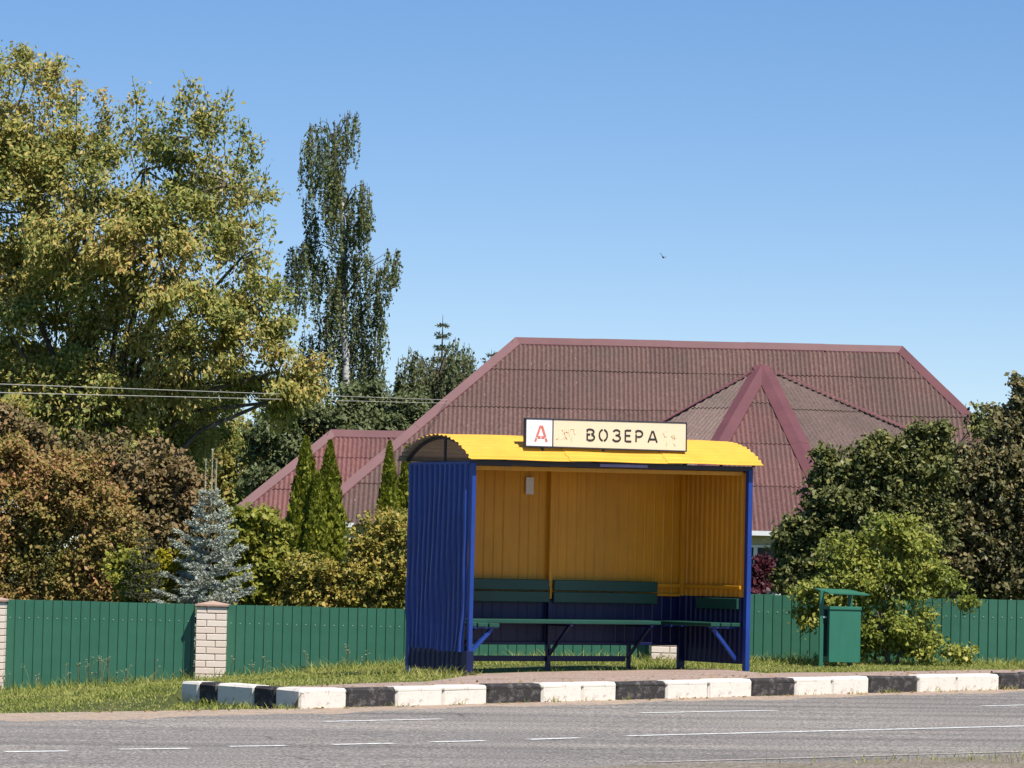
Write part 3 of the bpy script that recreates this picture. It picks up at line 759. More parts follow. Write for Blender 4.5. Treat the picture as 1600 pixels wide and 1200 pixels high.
# sign on the roof
sign = empty('bus_stop_sign', SH + SU * .68 + np.array([0, 0, 2.347]), PHI)
sign.rotation_euler = (0, -.011, PHI)
tag(sign, 'long cream stop name sign with a white letter panel, standing on the yellow roof', 'sign')
SGW, SGH = 2.155, .305
def sbox(name, mat, x0, z0, x1, z1, y0, y1):
    q = MB(); q.rbox(x0, y0, z0, x1, y1, z1, .002); q.v = [(x, y, z * (1 + .06 * x / SGW)) for x, y, z in q.v]; return q.build(name, M[mat], sign)
sbox('panel', 'sign_white', .0125, .0115, .353, SGH - .0115, -.012, .02); sbox('panel', 'sign_cream', .364, .0115, SGW - .0125, SGH - .0115, -.012, .02)
for nm, r in (('frame_bar', (0, 0, SGW, .011)), ('frame_bar', (0, SGH - .011, SGW, SGH)), ('frame_bar', (0, .0112, .0122, SGH - .0112)), ('frame_bar', (SGW - .0122, .0112, SGW, SGH - .0112)), ('frame_bar', (.3535, .0112, .3635, SGH - .0112))):
    sbox(nm, 'dark_metal', *r, -.02, .024)
for x in (.25, 1.05, 1.9):
    q = MB(); q.bar((x, .03, -.12), (x, .03, .28), .03, .03); q.bar((x, .03, .26), (x, .40, .09), .025, .025); q.build('bracket', M['dark_metal'], sign)
def arcpts(cx, cz, rx, rz, a0, a1, n=10): return [(cx + rx * math.cos(rad(a0 + (a1 - a0) * i / n)), cz + rz * math.sin(rad(a0 + (a1 - a0) * i / n))) for i in range(n + 1)]
def glyph(strokes, x0, z0, w, h, mat, sw):
    q = MB()
    for k, st in enumerate(strokes):
        P = [np.array((x0 + a * w, z0 + b * h)) for a, b in st]; L_, R_ = [], []
        for i, p in enumerate(P):
            d = P[min(i + 1, len(P) - 1)] - P[max(i - 1, 0)]; d = d / np.linalg.norm(d); nn_ = np.array((-d[1], d[0])) * sw / 2
            L_.append(p + nn_); R_.append(p - nn_)
        y = -.0155 - .0004 * k
        vs = [(p[0], y, p[1] * (1 + .06 * p[0] / SGW)) for p in L_ + R_]; c = len(P)
        vs += [(p[0], -.0120, p[1] * (1 + .06 * p[0] / SGW)) for p in L_ + R_]
        fs = [(i, c + i, c + i + 1, i + 1) for i in range(c - 1)]
        fs += [(i, i + 1, 2 * c + i + 1, 2 * c + i) for i in range(c - 1)] + [(c + i, 3 * c + i, 3 * c + i + 1, c + i + 1) for i in range(c - 1)]
        q.add(vs, fs)
    return q.build('letter', M[mat], sign)
gA = [[(.0, 0), (.10, .22)], [(.13, .29), (.45, 1.0)], [(1.0, 0), (.90, .22)], [(.87, .29), (.55, 1.0)], [(.24, .27), (.46, .27)], [(.54, .27), (.76, .27)]]
gA2 = [[(.0, 0), (.46, 1.0)], [(1.0, 0), (.54, 1.0)], [(.20, .27), (.80, .27)]]
gV = [[(.06, .0), (.06, .64)], [(.06, .74), (.06, 1.0)], [(.16, .97), (.42, .97)] + arcpts(.45, .76, .42, .21, 85, -75), [(.14, .53), (.42, .53)], arcpts(.50, .275, .44, .25, 80, -85) + [(.16, .03)]]
gO = [arcpts(.5, .5, .44, .48, 100, 262, 14), arcpts(.5, .5, .44, .48, 80, -82, 14)]
gZ = [arcpts(.46, .75, .42, .23, 160, 8, 8), arcpts(.46, .75, .42, .23, -8, -80, 6) + [(.34, .52)], arcpts(.46, .27, .48, .26, 75, -165, 14)]
gE = [[(.08, 0), (.08, 1.0)], [(.17, .97), (.95, .97)], [(.17, .52), (.82, .52)], [(.17, .03), (.98, .03)]]
gR = [[(.08, 0), (.08, .66)], [(.08, .76), (.08, 1.0)], [(.18, .97), (.48, .97)] + arcpts(.48, .71, .44, .26, 85, -85) + [(.22, .45)]]
glyph(gA, .130, .060, .150, .168, 'letter_red', .026)
for gl, a, b in ((gV, 605, 672), (gO, 705, 780), (gZ, 822, 888), (gE, 922, 978), (gR, 1012, 1076), (gA2, 1120, 1195)):
    x0 = (a - 103) / 1347 * SGW; x1 = (b - 103) / 1347 * SGW
    glyph(gl, x0, .086, x1 - x0, .120, 'letter', .0195)
M['ghost'] = plain('ghost_of_old_lettering', (.762, .612, .403), .5, .05, 30)
for gx0, gx1, k in ((.40, .66, 11), (1.83, 2.06, 8)):
    gs = []
    for i in range(k):
        x_, z_ = random.uniform(gx0, gx1), random.uniform(.08, .20)
        gs.append([(x_, z_), (x_ + random.uniform(-.012, .03), z_ + random.uniform(-.05, .05)), (x_ + random.uniform(.0, .05), z_ + random.uniform(-.03, .03))])
    o = glyph(gs, 0, 0, 1, 1, 'ghost', .0055); o.name = 'old_lettering'; o['kind'] = 'stuff'
# notice on the back wall
q = MB(); vs = []
for j in range(7):
    for i in range(3): vs.append((i * .052, -.004 - .006 * (j == 6) * (i != 1) - .002 * math.sin(j * 1.3 + i), j * .031))
q.add(vs, [(j * 3 + i, j * 3 + i + 1, j * 3 + i + 4, j * 3 + i + 3) for j in range(6) for i in range(2)])
q.add([(x, y + .0012, z) for x, y, z in vs], [(j * 3 + i + 3, j * 3 + i + 4, j * 3 + i + 1, j * 3 + i) for j in range(6) for i in range(2)])
nt_ = q.build('paper_notice', M['paper']); p_ = SH + SU * 1.49 + SV * (SDP - .02) + np.array([0, 0, 1.875]); nt_.location = p_; nt_.rotation_euler = (0, 0, PHI)
tag(nt_, 'small pale paper notice stuck high on the yellow back wall', 'notice')

# ------------------------------------------------------------------ rubbish bin
bx0 = at(1280, 1030, 40.7); bin_ = empty('rubbish_bin', (bx0[0], bx0[1], float(hv(bx0[0], bx0[1])) + .035), rad(10)); bin_.scale = (1.05, 1.05, 1.06)
tag(bin_, 'green metal rubbish bin with a flat slanted lid, beside the leafy bush', 'bin')
BW = .46
q = MB(); q.rbox(-.005, -.02, -.2, .04, .02, .815, .003); q.build('post', M['bin'], bin_)
q = MB(); q.rbox(.385, .21, -.2, .435, .25, .80, .003); q.build('post', M['bin'], bin_)
q = MB()   # open box standing turned a little
x0, x1, y0, y1, z0, z1, t = .085, BW - .015, -.10, .20, .02, .635, .004
q.box(x0, y0, z0, x1, y0 + t, z1); q.box(x0, y1 - t, z0, x1, y1, z1); q.box(x0, y0 + t, z0, x0 + t, y1 - t, z1); q.box(x1 - t, y0 + t, z0, x1, y1 - t, z1); q.box(x0 + t, y0 + t, z0, x1 - t, y1 - t, z0 + t)
q.build('box', M['bin'], bin_)
q = MB(); q.rbox(.042, .03, .08, .083, .05, .60, .003); q.build('side_plate', M['dark_metal'], bin_)
q = MB(); q.rbox(x0 - .004, y0 - .012, .60, x1 + .004, y0 - .001, .632, .002); q.build('rim', M['bin'], bin_)
q = MB(); q.add([(-.0, .28, .815), (.42, .28, .806), (.525, -.16, .762), (.05, -.16, .772), (-.0, .28, .830), (.42, .28, .821), (.525, -.16, .777), (.05, -.16, .787)], [(3, 2, 1, 0), (4, 5, 6, 7), (0, 1, 5, 4), (1, 2, 6, 5), (2, 3, 7, 6), (3, 0, 4, 7)]); q.build('lid', M['bin'], bin_)
q = MB(); q.rbox(.03, -.03, .50, .07, -.012, .52, .002); q.build('latch', M['screw'], bin_)
#--VEG--
# ------------------------------------------------------------------ vegetation
def unit(a): return a / np.maximum(np.linalg.norm(a, axis=-1, keepdims=True), 1e-9)
def rdir(n): return unit(RNG.normal(size=(n, 3)))
def quads(name, C, A, B, mat, parent=None, fold=None):
    """one four-cornered leaf for each centre C; A half length vector, B half width vector"""
    n = len(C); V = np.empty((n, 4, 3), np.float32)
    V[:, 0] = C - A; V[:, 1] = C + B - A * .12; V[:, 2] = C + A; V[:, 3] = C - B - A * .12
    if fold is not None: V[:, 0] += fold; V[:, 2] += fold
    me = bpy.data.meshes.new(name); me.vertices.add(4 * n); me.vertices.foreach_set('co', V.reshape(-1))
    me.loops.add(4 * n); me.loops.foreach_set('vertex_index', np.arange(4 * n, dtype=np.int32))
    me.polygons.add(n); me.polygons.foreach_set('loop_start', np.arange(0, 4 * n, 4, dtype=np.int32))
    me.update(calc_edges=True); me.materials.append(mat)
    o = bpy.data.objects.new(name, me); COL.objects.link(o)
    if parent is not None: o.parent = parent
    return o
def leaves(C, out, size, asp=.55, droop=.5, upbias=.8):
    """random leaf frames: axis leaning outwards and down, blade roughly facing up and out"""
    n = len(C); a = unit(out * .7 + rdir(n) * .9 + np.array([0, 0, -droop]))
    nn_ = unit(rdir(n) * .85 + np.array(SDIR) * (.35 + upbias * .7) + out * .3)
    b = unit(np.cross(nn_, a)); s = (size * RNG.uniform(.5, 1.5, (n, 1)))
    return C, a * s / 2, b * s * asp / 2, np.cross(a, b) * s * .10
def blob_px(px, py, Y, rx, ry, k=1.0, flat=1.0):
    c = at(px, py, Y); sc = Y / FPX
    return c, np.array([rx * sc, max(rx, ry) * sc * flat, ry * sc]), k
def crown(blobs, n_clump, per, clump, size, asp=.55, droop=.5, inner=.55, fill=.35, sprig=.12, bough=.20):
    """leaf clumps gathered on the outer part of each blob; returns leaf arrays and clump ends"""
    Cs, Os, ends = [], [], []; subs = []
    vol = np.array([b[1][0] * b[1][2] for b in blobs]); vol = vol / vol.sum()
    for (c, r, dn), v in zip(blobs, vol):
        k = max(8, int(n_clump * v * (dn or 1))); ns = max(6, int(k / 10))
        sd_ = rdir(ns); sd_[:, 2] += .10; sd_ = unit(sd_)                       # boughs first, leaf clumps round each bough
        sc_ = c + sd_ * r * (inner + (.98 - inner) * RNG.random((ns, 1)) ** .6); sr = bough * RNG.uniform(.55, 1.4, (ns, 1))
        j = RNG.integers(0, ns, k); d2 = rdir(k); d2[:, 2] *= .75
        p = sc_[j] + d2 * r * sr[j] * RNG.random((k, 1)) ** .5
        d = unit(sd_[j] + d2 * .8)
        ends.append((c, p, sc_, j))
        m_ = RNG.integers(int(per * .5), int(per * 1.5) + 1, k); idx = np.repeat(np.arange(k), m_); N = len(idx)
        dirs = unit(d + np.array([0, 0, .25]) + rdir(k) * .5)
        t = RNG.uniform(-1, 1, (N, 1))
        pos = p[idx] + dirs[idx] * t * clump * 1.2 + RNG.normal(size=(N, 3)) * clump * np.array([.5, .5, .32])
        pos[:, 2] -= (t[:, 0] ** 2) * clump * .4
        Cs.append(pos); Os.append(unit(d[idx] + rdir(N) * .4))
        ng = max(3, int(k * sprig)); gd = unit(rdir(ng) + np.array([0, 0, .25])); g0 = c + gd * r * .8      # sprigs standing out of the outline
        g1 = g0 + unit(gd + np.array([0, 0, .45]) + rdir(ng) * .35) * r.mean() * RNG.uniform(.22, .5, (ng, 1)); gi = np.repeat(np.arange(ng), max(4, int(per * .55))); gt = RNG.random((len(gi), 1))
        Cs.append(g0[gi] + (g1 - g0)[gi] * gt + RNG.normal(size=(len(gi), 3)) * clump * .32 * (1.15 - gt)); Os.append(unit(gd[gi] + rdir(len(gi)) * .5))
        nf_ = int(N * fill); di = rdir(nf_); Cs.append(c + di * r * .88 * RNG.random((nf_, 1)) ** .45); Os.append(di)      # leaves deeper in the crown
        subs.append((c, sc_))
    C = np.concatenate(Cs); O = np.concatenate(Os)
    return leaves(C, O, size, asp, droop), ends
def tree(name, label, cat, base, blobs, n_clump, per, clump, size, mat, trunk_r=.15, bark='bark', asp=.55, droop=.5, inner=.55, group=None, limbs=True, stem_top=None, twig_frac=.25, extra=None, nstem=1, fill=.16, sprig=.12):
    base = np.array(base, float); root = empty(name, base); tag(root, label, cat, group)
    (C, A, B, F), ends = crown(blobs, n_clump, per, clump, size, asp, droop, inner, fill, sprig)
    if extra is not None:
        e = leaves(*extra, size, asp, droop); C, A, B, F = (np.concatenate(x) for x in zip((C, A, B, F), e))
    quads('crown', C - base, A, B, mat, root, F)['kind'] = 'stuff'
    q = MB(); cen = sum(b[0] * b[1][0] for b in blobs) / sum(b[1][0] for b in blobs)
    top = np.array(stem_top) if stem_top is not None else np.array([cen[0], cen[1], base[2] + (cen[2] - base[2]) * .8])
    for sidx in range(nstem):
        off = np.array([RNG.uniform(-1, 1), RNG.uniform(-.5, .5), 0]) * trunk_r * 2.5 * (nstem > 1); top_ = top + off * 4
        pts = [base + off + (top_ - base) * t + np.array([math.sin(t * 5 + base[0]), math.cos(t * 4), 0]) * trunk_r * .6 * t for t in np.linspace(0, 1, 7)]
        q.tube([p - base for p in pts], [trunk_r * (1.15 - .75 * t) for t in np.linspace(0, 1, 7)], 8)
    q.build('trunk', M[bark], root, smooth=True)
    if limbs:
        q = MB()
        for c, p, sc_, jj in ends:
            st = base + (top - base) * RNG.uniform(.35, .95); md = (st + c) / 2 + np.array([0, 0, .12 * np.linalg.norm(c - st)])
            q.tube([x - base for x in (st, md, c)], [trunk_r * .30, trunk_r * .19, trunk_r * .10], 5)
            for b_ in sc_[RNG.random(len(sc_)) < .6]:
                md = (c + b_) / 2 + rdir(1)[0] * .12 * np.linalg.norm(b_ - c); q.tube([x - base for x in (c, md, b_)], [trunk_r * .09, trunk_r * .06, trunk_r * .03], 4)
            for w_ in np.nonzero(RNG.random(len(p)) < twig_frac)[0]:
                b_, e = sc_[jj[w_]], p[w_]; q.tube([x - base for x in (b_, (b_ + e) / 2 + rdir(1)[0] * .05, e)], [trunk_r * .035, trunk_r * .025, trunk_r * .012], 3)
        q.build('limbs', M[bark], root)['kind'] = 'stuff'
    return root
ZG = -.55
def B_(lst, Y, flat=1.0): return [blob_px(b[0], b[1], Y + (b[4] if len(b) > 4 else 0), b[2], b[3], b[5] if len(b) > 5 else 1.0, flat) for b in lst]
# the big maple on the left, with thin leafy shoots standing out of its top
mb = [(20, 190, 105, 110), (-60, 330, 150, 190), (130, 350, 120, 130, -1), (225, 265, 85, 80, 0, .48), (295, 215, 55, 75, 0, .42), (350, 290, 75, 68, 0, .45), (250, 400, 120, 110, -1.5), (380, 400, 50, 70, 0, .5), (90, 500, 150, 130, 1.5),
      (265, 530, 130, 110, -.5), (400, 490, 50, 60), (315, 600, 95, 80, .5), (120, 640, 120, 90, -1), (435, 580, 55, 65), (0, 620, 110, 90), (190, 720, 140, 80, 1), (90, 250, 90, 110, 1, .7), (-10, 470, 60, 60, -1), (485, 600, 32, 40), (455, 625, 45, 35), (330, 350, 80, 80, 1, .7), (130, 585, 90, 50, 2), (330, 640, 60, 60, 2), (250, 660, 90, 60, 2), (50, 690, 110, 70, 2), (20, 570, 70, 50, 2)]
shoots = []
for px, py, ln in ((285, 150, 75), (298, 130, 60), (215, 140, 60), (222, 190, 70), (160, 150, 60), (165, 185, 60), (345, 175, 60), (355, 150, 30), (375, 195, 50), (395, 215, 40), (60, 105, 50), (95, 110, 40), (20, 95, 45), (120, 130, 40), (395, 240, 30), (410, 275, 25), (250, 165, 40), (325, 160, 50), (420, 400, 30), (190, 170, 30), (410, 340, 30), (430, 450, 35), (270, 190, 60), (310, 180, 60), (330, 210, 60), (240, 210, 50), (370, 250, 50), (200, 205, 50), (80, 130, 60), (40, 100, 50), (145, 210, 40), (385, 290, 40), (400, 420, 40), (360, 340, 50)):
    p0 = at(px + RNG.uniform(-8, 8), py + ln * .7, 66); p1 = at(px, py - ln * .15, 66); k = int(ln * 2.6)
    t = RNG.random((k, 1)) ** .8; pos = p0 + (p1 - p0) * t + RNG.normal(size=(k, 3)) * (.16 - .08 * t) + np.array([0, 0, -.05]); shoots.append(pos)
sp = np.concatenate(shoots)
maple = tree('maple_tree', 'huge maple with yellowing green leaves filling the left of the picture', 'tree', (at(120, 900, 67)[0], 67, ZG), B_(mb, 67, .75), 4000, 40, .21, .096, M['L_maple'], .26, fill=.18, asp=.50, droop=.75, inner=.62, extra=(sp, unit(rdir(len(sp)) + np.array([0, 0, .3]))), twig_frac=.22, nstem=1)
q = MB(); mbase = np.array(maple.location)
for pos in shoots: q.tube([pos[pos[:, 2].argmin()] - mbase - np.array([0, 0, .1]), pos.mean(0) - mbase, pos[pos[:, 2].argmax()] - mbase], [.010, .008, .004], 3)
q.build('shoots', M['bark'], maple)['kind'] = 'stuff'

def weeping(name, label, groups, Y, base_px, trunk, tr, mat, size=.07, bark='birch', side=(), dens=1.0, step=.045, gname=None):
    base = np.array([at(base_px, 900, Y)[0], Y, ZG]); root = empty(name, base); tag(root, label, 'tree', gname)
    q = MB(); pts = [base] + [at(x, y, Y + .1) for x, y in trunk]; n_ = len(pts)
    q.tube([p - base for p in pts], [tr * (1 - .9 * i / (n_ - 1)) for i in range(n_)], 8); q.build('trunk', M[bark], root, smooth=True)
    tp = np.array(pts); Cs, Os = [], []; lim = MB()
    for sgs in side:
        p = [at(x, y, Y - 1.2) - base for x, y in sgs]; q = MB(); q.tube(p, list(np.linspace(tr * .2, tr * .07, len(p))), 5); q.build('bough', M[bark], root)
    sc = Y / FPX
    for gx, y0, y1, hw in groups:
        yd = RNG.uniform(-.8, .8); top = at(gx, y0, Y + yd); k = tp[np.argmin(np.abs(tp[:, 2] - top[2] + .9))]
        lim.tube([k - base, (k + top) / 2 - base + np.array([0, 0, .25]), top - base + np.array([0, 0, -.05])], [tr * .14, tr * .08, tr * .03], 4)
        ns = max(5, int(hw * 1.5 * dens))
        for s in range(ns):
            u = RNG.normal() * .55; x = gx + np.clip(u, -1.15, 1.15) * hw
            ys = y0 + (abs(u) ** 1.6) * 16 + RNG.random() ** 2.2 * (y1 - y0) * .55
            ln = min((y1 - ys) * RNG.uniform(.5, 1.12), 170 * RNG.uniform(.5, 1.1))
            if ln < 12: continue
            p = at(x, ys, Y + yd + RNG.uniform(-.5, .5)); L = ln * sc; m_ = int(L / step * RNG.uniform(.8, 1.3)); t = np.sort(RNG.random((m_, 1)), axis=0)
            sway = RNG.uniform(-.12, .12)
            pos = p + np.concatenate([sway * t * L + .04 * np.sin(t * 7 + s), RNG.normal(size=(m_, 1)) * .02, -t * L], 1) + RNG.normal(size=(m_, 3)) * np.array([.030, .045, .03]) * (Y / 100)
            Cs.append(pos); o_ = RNG.normal(size=(m_, 3)); o_[:, 2] -= .3; Os.append(unit(o_))
            if s % 2 == 0: lim.tube([p - base + np.array([0, 0, .1]), pos[m_ // 2] - base, p + np.array([sway * L, 0, -L]) - base], [.009, .007, .004], 3)
    C, A, B, F = leaves(np.concatenate(Cs), np.concatenate(Os), size, .62, .9, .5)
    quads('crown', C - base, A, B, mat, root, F)['kind'] = 'stuff'; lim.build('limbs', M['twig'], root)['kind'] = 'stuff'
    return root
bg = [(482, 195, 315, 14), (503, 186, 330, 17), (525, 190, 345, 17), (545, 176, 265, 13), (558, 178, 225, 8), (520, 260, 400, 18), (540, 300, 430, 20), (565, 285, 400, 16), (574, 295, 380, 8), (490, 320, 400, 12), (477, 300, 350, 7), (485, 365, 430, 16),
      (458, 385, 505, 13), (475, 380, 520, 16), (500, 400, 480, 16), (522, 400, 545, 18), (548, 400, 590, 22), (575, 395, 600, 20), (592, 420, 560, 13), (607, 390, 480, 11), (620, 392, 450, 6), (510, 470, 600, 18), (535, 520, 650, 25), (565, 520, 660, 25), (590, 540, 650, 14), (480, 520, 640, 18), (468, 560, 680, 16)]
weeping('birch_tree', 'tall slender weeping birch with a white trunk against the sky', bg, 102, 545, [(543, 660), (541, 560), (534, 470), (537, 400), (535, 330), (528, 270), (520, 225), (521, 205)], .17, M['L_birch'], .088, dens=1.02, step=.031, gname=None)
wg = [(640, 545, 690, 16), (622, 585, 690, 14), (660, 560, 700, 16), (688, 545, 700, 18), (712, 528, 690, 16), (730, 540, 680, 12), (738, 560, 640, 8), (605, 610, 700, 15), (650, 600, 700, 25), (700, 600, 700, 25), (580, 620, 700, 20), (675, 560, 690, 14), (720, 550, 690, 16), (650, 550, 690, 12), (705, 560, 700, 20), (690, 590, 700, 25)]
weeping('weeping_tree', 'low weeping tree with grey green leaves at the left end of the house roof', wg, 104, 670, [(670, 660), (680, 600), (700, 545)], .16, M['L_willow'], .10, 'bark', dens=1.5, step=.05)
# rounded scrub between maple and house
tree('garden_tree', 'dense olive green tree between the birch trunk and the house roof', 'tree', (at(560, 900, 93)[0], 93, ZG), B_([(565, 660, 70, 50), (640, 665, 55, 40), (500, 690, 60, 60), (600, 720, 70, 60), (430, 720, 60, 60), (450, 640, 50, 50)], 93, .6), 900, 36, .28, .13, M['L_willow'], .16, group=None)
tree('garden_tree', 'dark leafy tree under the maple, just behind the left end of the red roof wing', 'tree', (at(400, 900, 98)[0], 98, ZG), B_([(420, 700, 60, 55), (370, 740, 55, 60), (450, 660, 45, 45), (320, 700, 60, 60), (480, 640, 35, 30), (480, 690, 60, 50), (380, 800, 80, 70), (250, 640, 90, 60), (130, 630, 100, 60), (20, 630, 90, 70), (220, 740, 120, 70), (60, 740, 100, 70)], 98, .5), 1700, 38, .3, .145, M['L_maple'], .14)

def conifer(name, label, top_px, Y, height, rbase, mat, leaders=(), whorl=.16, bush=1.0, cat='tree', nd=.028, group=None, needle_w=.0042):
    top = at(*top_px, Y); base = np.array([top[0], Y, top[2] - height]); root = empty(name, base); tag(root, label, cat, group)
    q = MB(); q.tube([(0, 0, 0), (0, 0, height * .5), (0, 0, height)], [.035 * height * .6, .02 * height * .6, .006], 7); q.build('trunk', M['bark'], root)
    C, A, B = [], [], []; tw = MB()
    def shoot(a, b, r):
        L = np.linalg.norm(b - a); k = int(L / .0042 * bush) + 4; d = (b - a) / L; t = RNG.random((k, 1))
        n_ = rdir(k); n_ = unit(n_ - (n_ @ d)[:, None] * d); ax = unit(n_ + d * .9); l = r * RNG.uniform(.8, 1.2, (k, 1))
        C.append(a + (b - a) * t + ax * l / 2); A.append(ax * l / 2); B.append(unit(np.cross(ax, rdir(k))) * needle_w)
        tw.tube([a, b], [.006, .004], 3)
    z = .12
    while z < height * .985:
        f = z / height; R_ = rbase * (1 - f) ** .72 * (1 - .35 * max(0, .12 - f) / .12) + .03; nb = int(6 + 5 * (1 - f)); a0 = RNG.uniform(0, 6.28)
        for k in range(nb):
            an = a0 + k * 6.283 / nb + RNG.uniform(-.25, .25); L = R_ * RNG.uniform(.72, 1.18); h = np.array([math.cos(an), math.sin(an), 0])
            rise = .10 + .75 * f ** 1.5
            tip = np.array([0, 0, z]) + h * L + np.array([0, 0, L * rise * RNG.uniform(.6, 1.3)])
            st = np.array([0, 0, z]); shoot(st + (tip - st) * .25, tip, nd)
            m_ = max(1, int(L / .085))
            for j in range(m_):
                fr = (j + .7) / (m_ + .3); o_ = st + (tip - st) * fr; sl = (.10 + .24 * L * (1 - fr)) * RNG.uniform(.7, 1.2)
                for sgn in (-1, 1):
                    sd_ = np.array([-h[1], h[0], 0]) * sgn; e = o_ + (sd_ * .75 + h * .65 + np.array([0, 0, RNG.uniform(-.1, .35)])) * sl; shoot(o_, e, nd)
        z += whorl * (1 - .3 * f)
    for dx, dz in leaders: shoot(np.array([dx, 0, height * .9]), np.array([dx, 0, height + dz]), nd * .5)
    quads('needles', np.concatenate(C), np.concatenate(A), np.concatenate(B), mat, root)['kind'] = 'stuff'
    tw.build('twigs', M['twig'], root)['kind'] = 'stuff'
    if leaders:
        for dx, dz in leaders:
            l = MB(); l.tube([(dx, 0, height * .88), (dx * 1.1, 0, height + dz)], [.012, .006], 5); l.build('leader_shoot', M['leader'], root)
    return root
conifer('blue_spruce', 'young silvery blue spruce with pale upright leader shoots behind the fence', (328, 768), 44.4, 2.85, .92, M['needles'], [(-.06, .42), (.02, .54), (.07, .42)], .225, 1.3, 'tree', .034, needle_w=.0072)
conifer('small_spruce', 'small green spruce seedling left of the blue spruce', (226, 842), 44.2, 1.45, .42, M['needles_g'], [(0, .02)], .15, .5, 'tree', .03, needle_w=.005)
conifer('tall_spruce', 'spruce with a bare spire rising above the weeping tree', (692, 492), 106, 8.2, 1.05, M['needles_g'], (), .5, .08, 'tree', .10, needle_w=.018)
conifer('tall_spruce', 'spruce tip just showing above the left slope of the house roof', (768, 546), 130, 8.5, 1.7, M['needles_g'], (), .5, .10, 'tree', .10, needle_w=.018)

def thuja(label, top_px, Y, hw_px):
    top = at(*top_px, Y); base = np.array([top[0], Y, ZG]); H = top[2] - ZG; R_ = 1.3 * hw_px * Y / FPX; root = empty('thuja', base)
    tag(root, label, 'thuja', 'thujas behind the fence')
    k = int(7000 * H * R_ * 2); f = RNG.random((k, 1)) ** .8; an = RNG.uniform(0, 6.283, (k, 1))
    lobes = 1 + .18 * np.sin(an * 5 + f * 9) + .10 * np.sin(an * 11 - f * 22)
    r = R_ * np.minimum(1, 1.25 * (1 - f) ** .75) * (.6 + .4 * (1 - (1 - np.minimum(f * 4, 1)) ** 2)) * lobes * np.sqrt(RNG.uniform(.30, 1.10, (k, 1))) * (1 + .22 * np.sin(f * 60 + an * 3) * np.sin(an * 7 + f * 31))
    h = np.concatenate([np.cos(an), np.sin(an), 0 * an], 1); C = h * r + np.array([0, 0, 1]) * f * H
    ax = unit(np.array([0, 0, 1.3]) + h * .55 + RNG.normal(size=(k, 3)) * .5); nn_ = unit(h + RNG.normal(size=(k, 3)) * .5); b = unit(np.cross(ax, nn_))
    s = RNG.uniform(.04, .105, (k, 1)); quads('crown', C, ax * s / 2, b * s * .30, M['L_thuja'], root, -ax * 0)['kind'] = 'stuff'
    q = MB(); q.tube([(0, 0, 0), (0, 0, H * .85)], [.05, .012], 6); q.build('trunk', M['bark'], root)
thuja('narrow thuja nearest the blue spruce, left of the pair before the red wing', (479, 684), 47.2, 36); thuja('narrow thuja with the brightest right edge, in front of the red roof wing', (516, 690), 46.8, 33)
thuja('short thuja squeezed between two taller thujas', (497, 742), 46.4, 26)
thuja('narrow thuja just left of the blue end of the shelter', (609, 692), 47.0, 25); thuja('thuja half hidden by the blue end of the shelter', (636, 700), 47.3, 25)

def bush(name, label, bl, Y, mat, n_clump, per, clump, size, cat='hedge', asp=.62, droop=.35, inner=.5, flat=.55, zb=ZG, group=None, nstem=3, tr=.03, bpx=None, fill=.22):
    bl = B_(bl, Y, flat); bx_ = float(np.mean([b[0][0] for b in bl])) if bpx is None else at(bpx, 1000, Y)[0]
    return tree(name, label, cat, (bx_, Y, zb), bl, n_clump, per, clump, size, mat, tr, asp=asp, droop=droop, inner=inner, group=group, nstem=nstem, twig_frac=.3, sprig=.32, fill=fill)
bush('copper_hedge', 'copper brown and yellow hedge above the fence at the far left', [(20, 800, 85, 95), (110, 820, 85, 110), (165, 850, 50, 95), (-50, 850, 60, 120), (60, 890, 90, 90), (150, 910, 60, 60), (10, 730, 50, 45), (200, 900, 30, 50), (100, 760, 50, 50), (0, 940, 90, 50), (110, 950, 90, 40)], 46, M['L_copper'], 1700, 32, .11, .056)
bush('purple_leaf_tree', 'dull purplish brown leaved small tree behind the copper hedge', [(130, 735, 70, 55), (215, 735, 75, 55), (270, 770, 45, 60), (230, 830, 70, 70), (190, 800, 60, 60), (300, 830, 30, 70), (270, 900, 50, 60), (60, 720, 60, 50), (330, 880, 40, 60), (0, 700, 60, 60)], 50, M['L_dull'], 1100, 34, .14, .074, 'tree', tr=.05)
bush('green_shrub', 'yellow green shrub between the blue spruce and the thujas', [(400, 835, 42, 45), (385, 890, 35, 60), (425, 900, 40, 60), (370, 930, 30, 40)], 45.4, M['L_green'], 430, 28, .12, .075, 'shrub')
bush('copper_hedge', 'yellow brown hedge between the thujas and the shelter, over the fence', [(490, 920, 55, 50), (590, 850, 40, 55), (590, 900, 50, 60), (545, 930, 50, 45), (625, 850, 25, 55), (635, 920, 30, 60)], 45.0, M['L_copper2'], 1100, 30, .10, .054)
bush('yellow_shrub', 'little bright yellow shrub beside the blue spruce', [(262, 885, 18, 22), (280, 870, 10, 22), (255, 905, 22, 15)], 44.9, M['L_yellow'], 60, 26, .07, .06, 'shrub', tr=.015)
bush('green_shrub', 'low olive shrub at the foot of the small spruce', [(210, 920, 40, 30), (250, 935, 40, 25), (190, 890, 25, 40)], 44.7, M['L_green'], 170, 26, .10, .06, 'shrub', tr=.02)
bush('orchard_tree', 'dark green fruit tree behind the lime green bush', [(1330, 800, 75, 75), (1265, 850, 50, 60), (1390, 745, 65, 65), (1300, 735, 30, 40), (1440, 720, 45, 50), (1345, 720, 25, 30), (1250, 900, 40, 40), (1400, 830, 90, 70), (1230, 880, 30, 40), (1466, 690, 25, 30), (1525, 660, 9, 20)], 48.5, M['L_dark'], 1600, 36, .13, .072, 'tree', flat=.7, tr=.08, inner=.3)
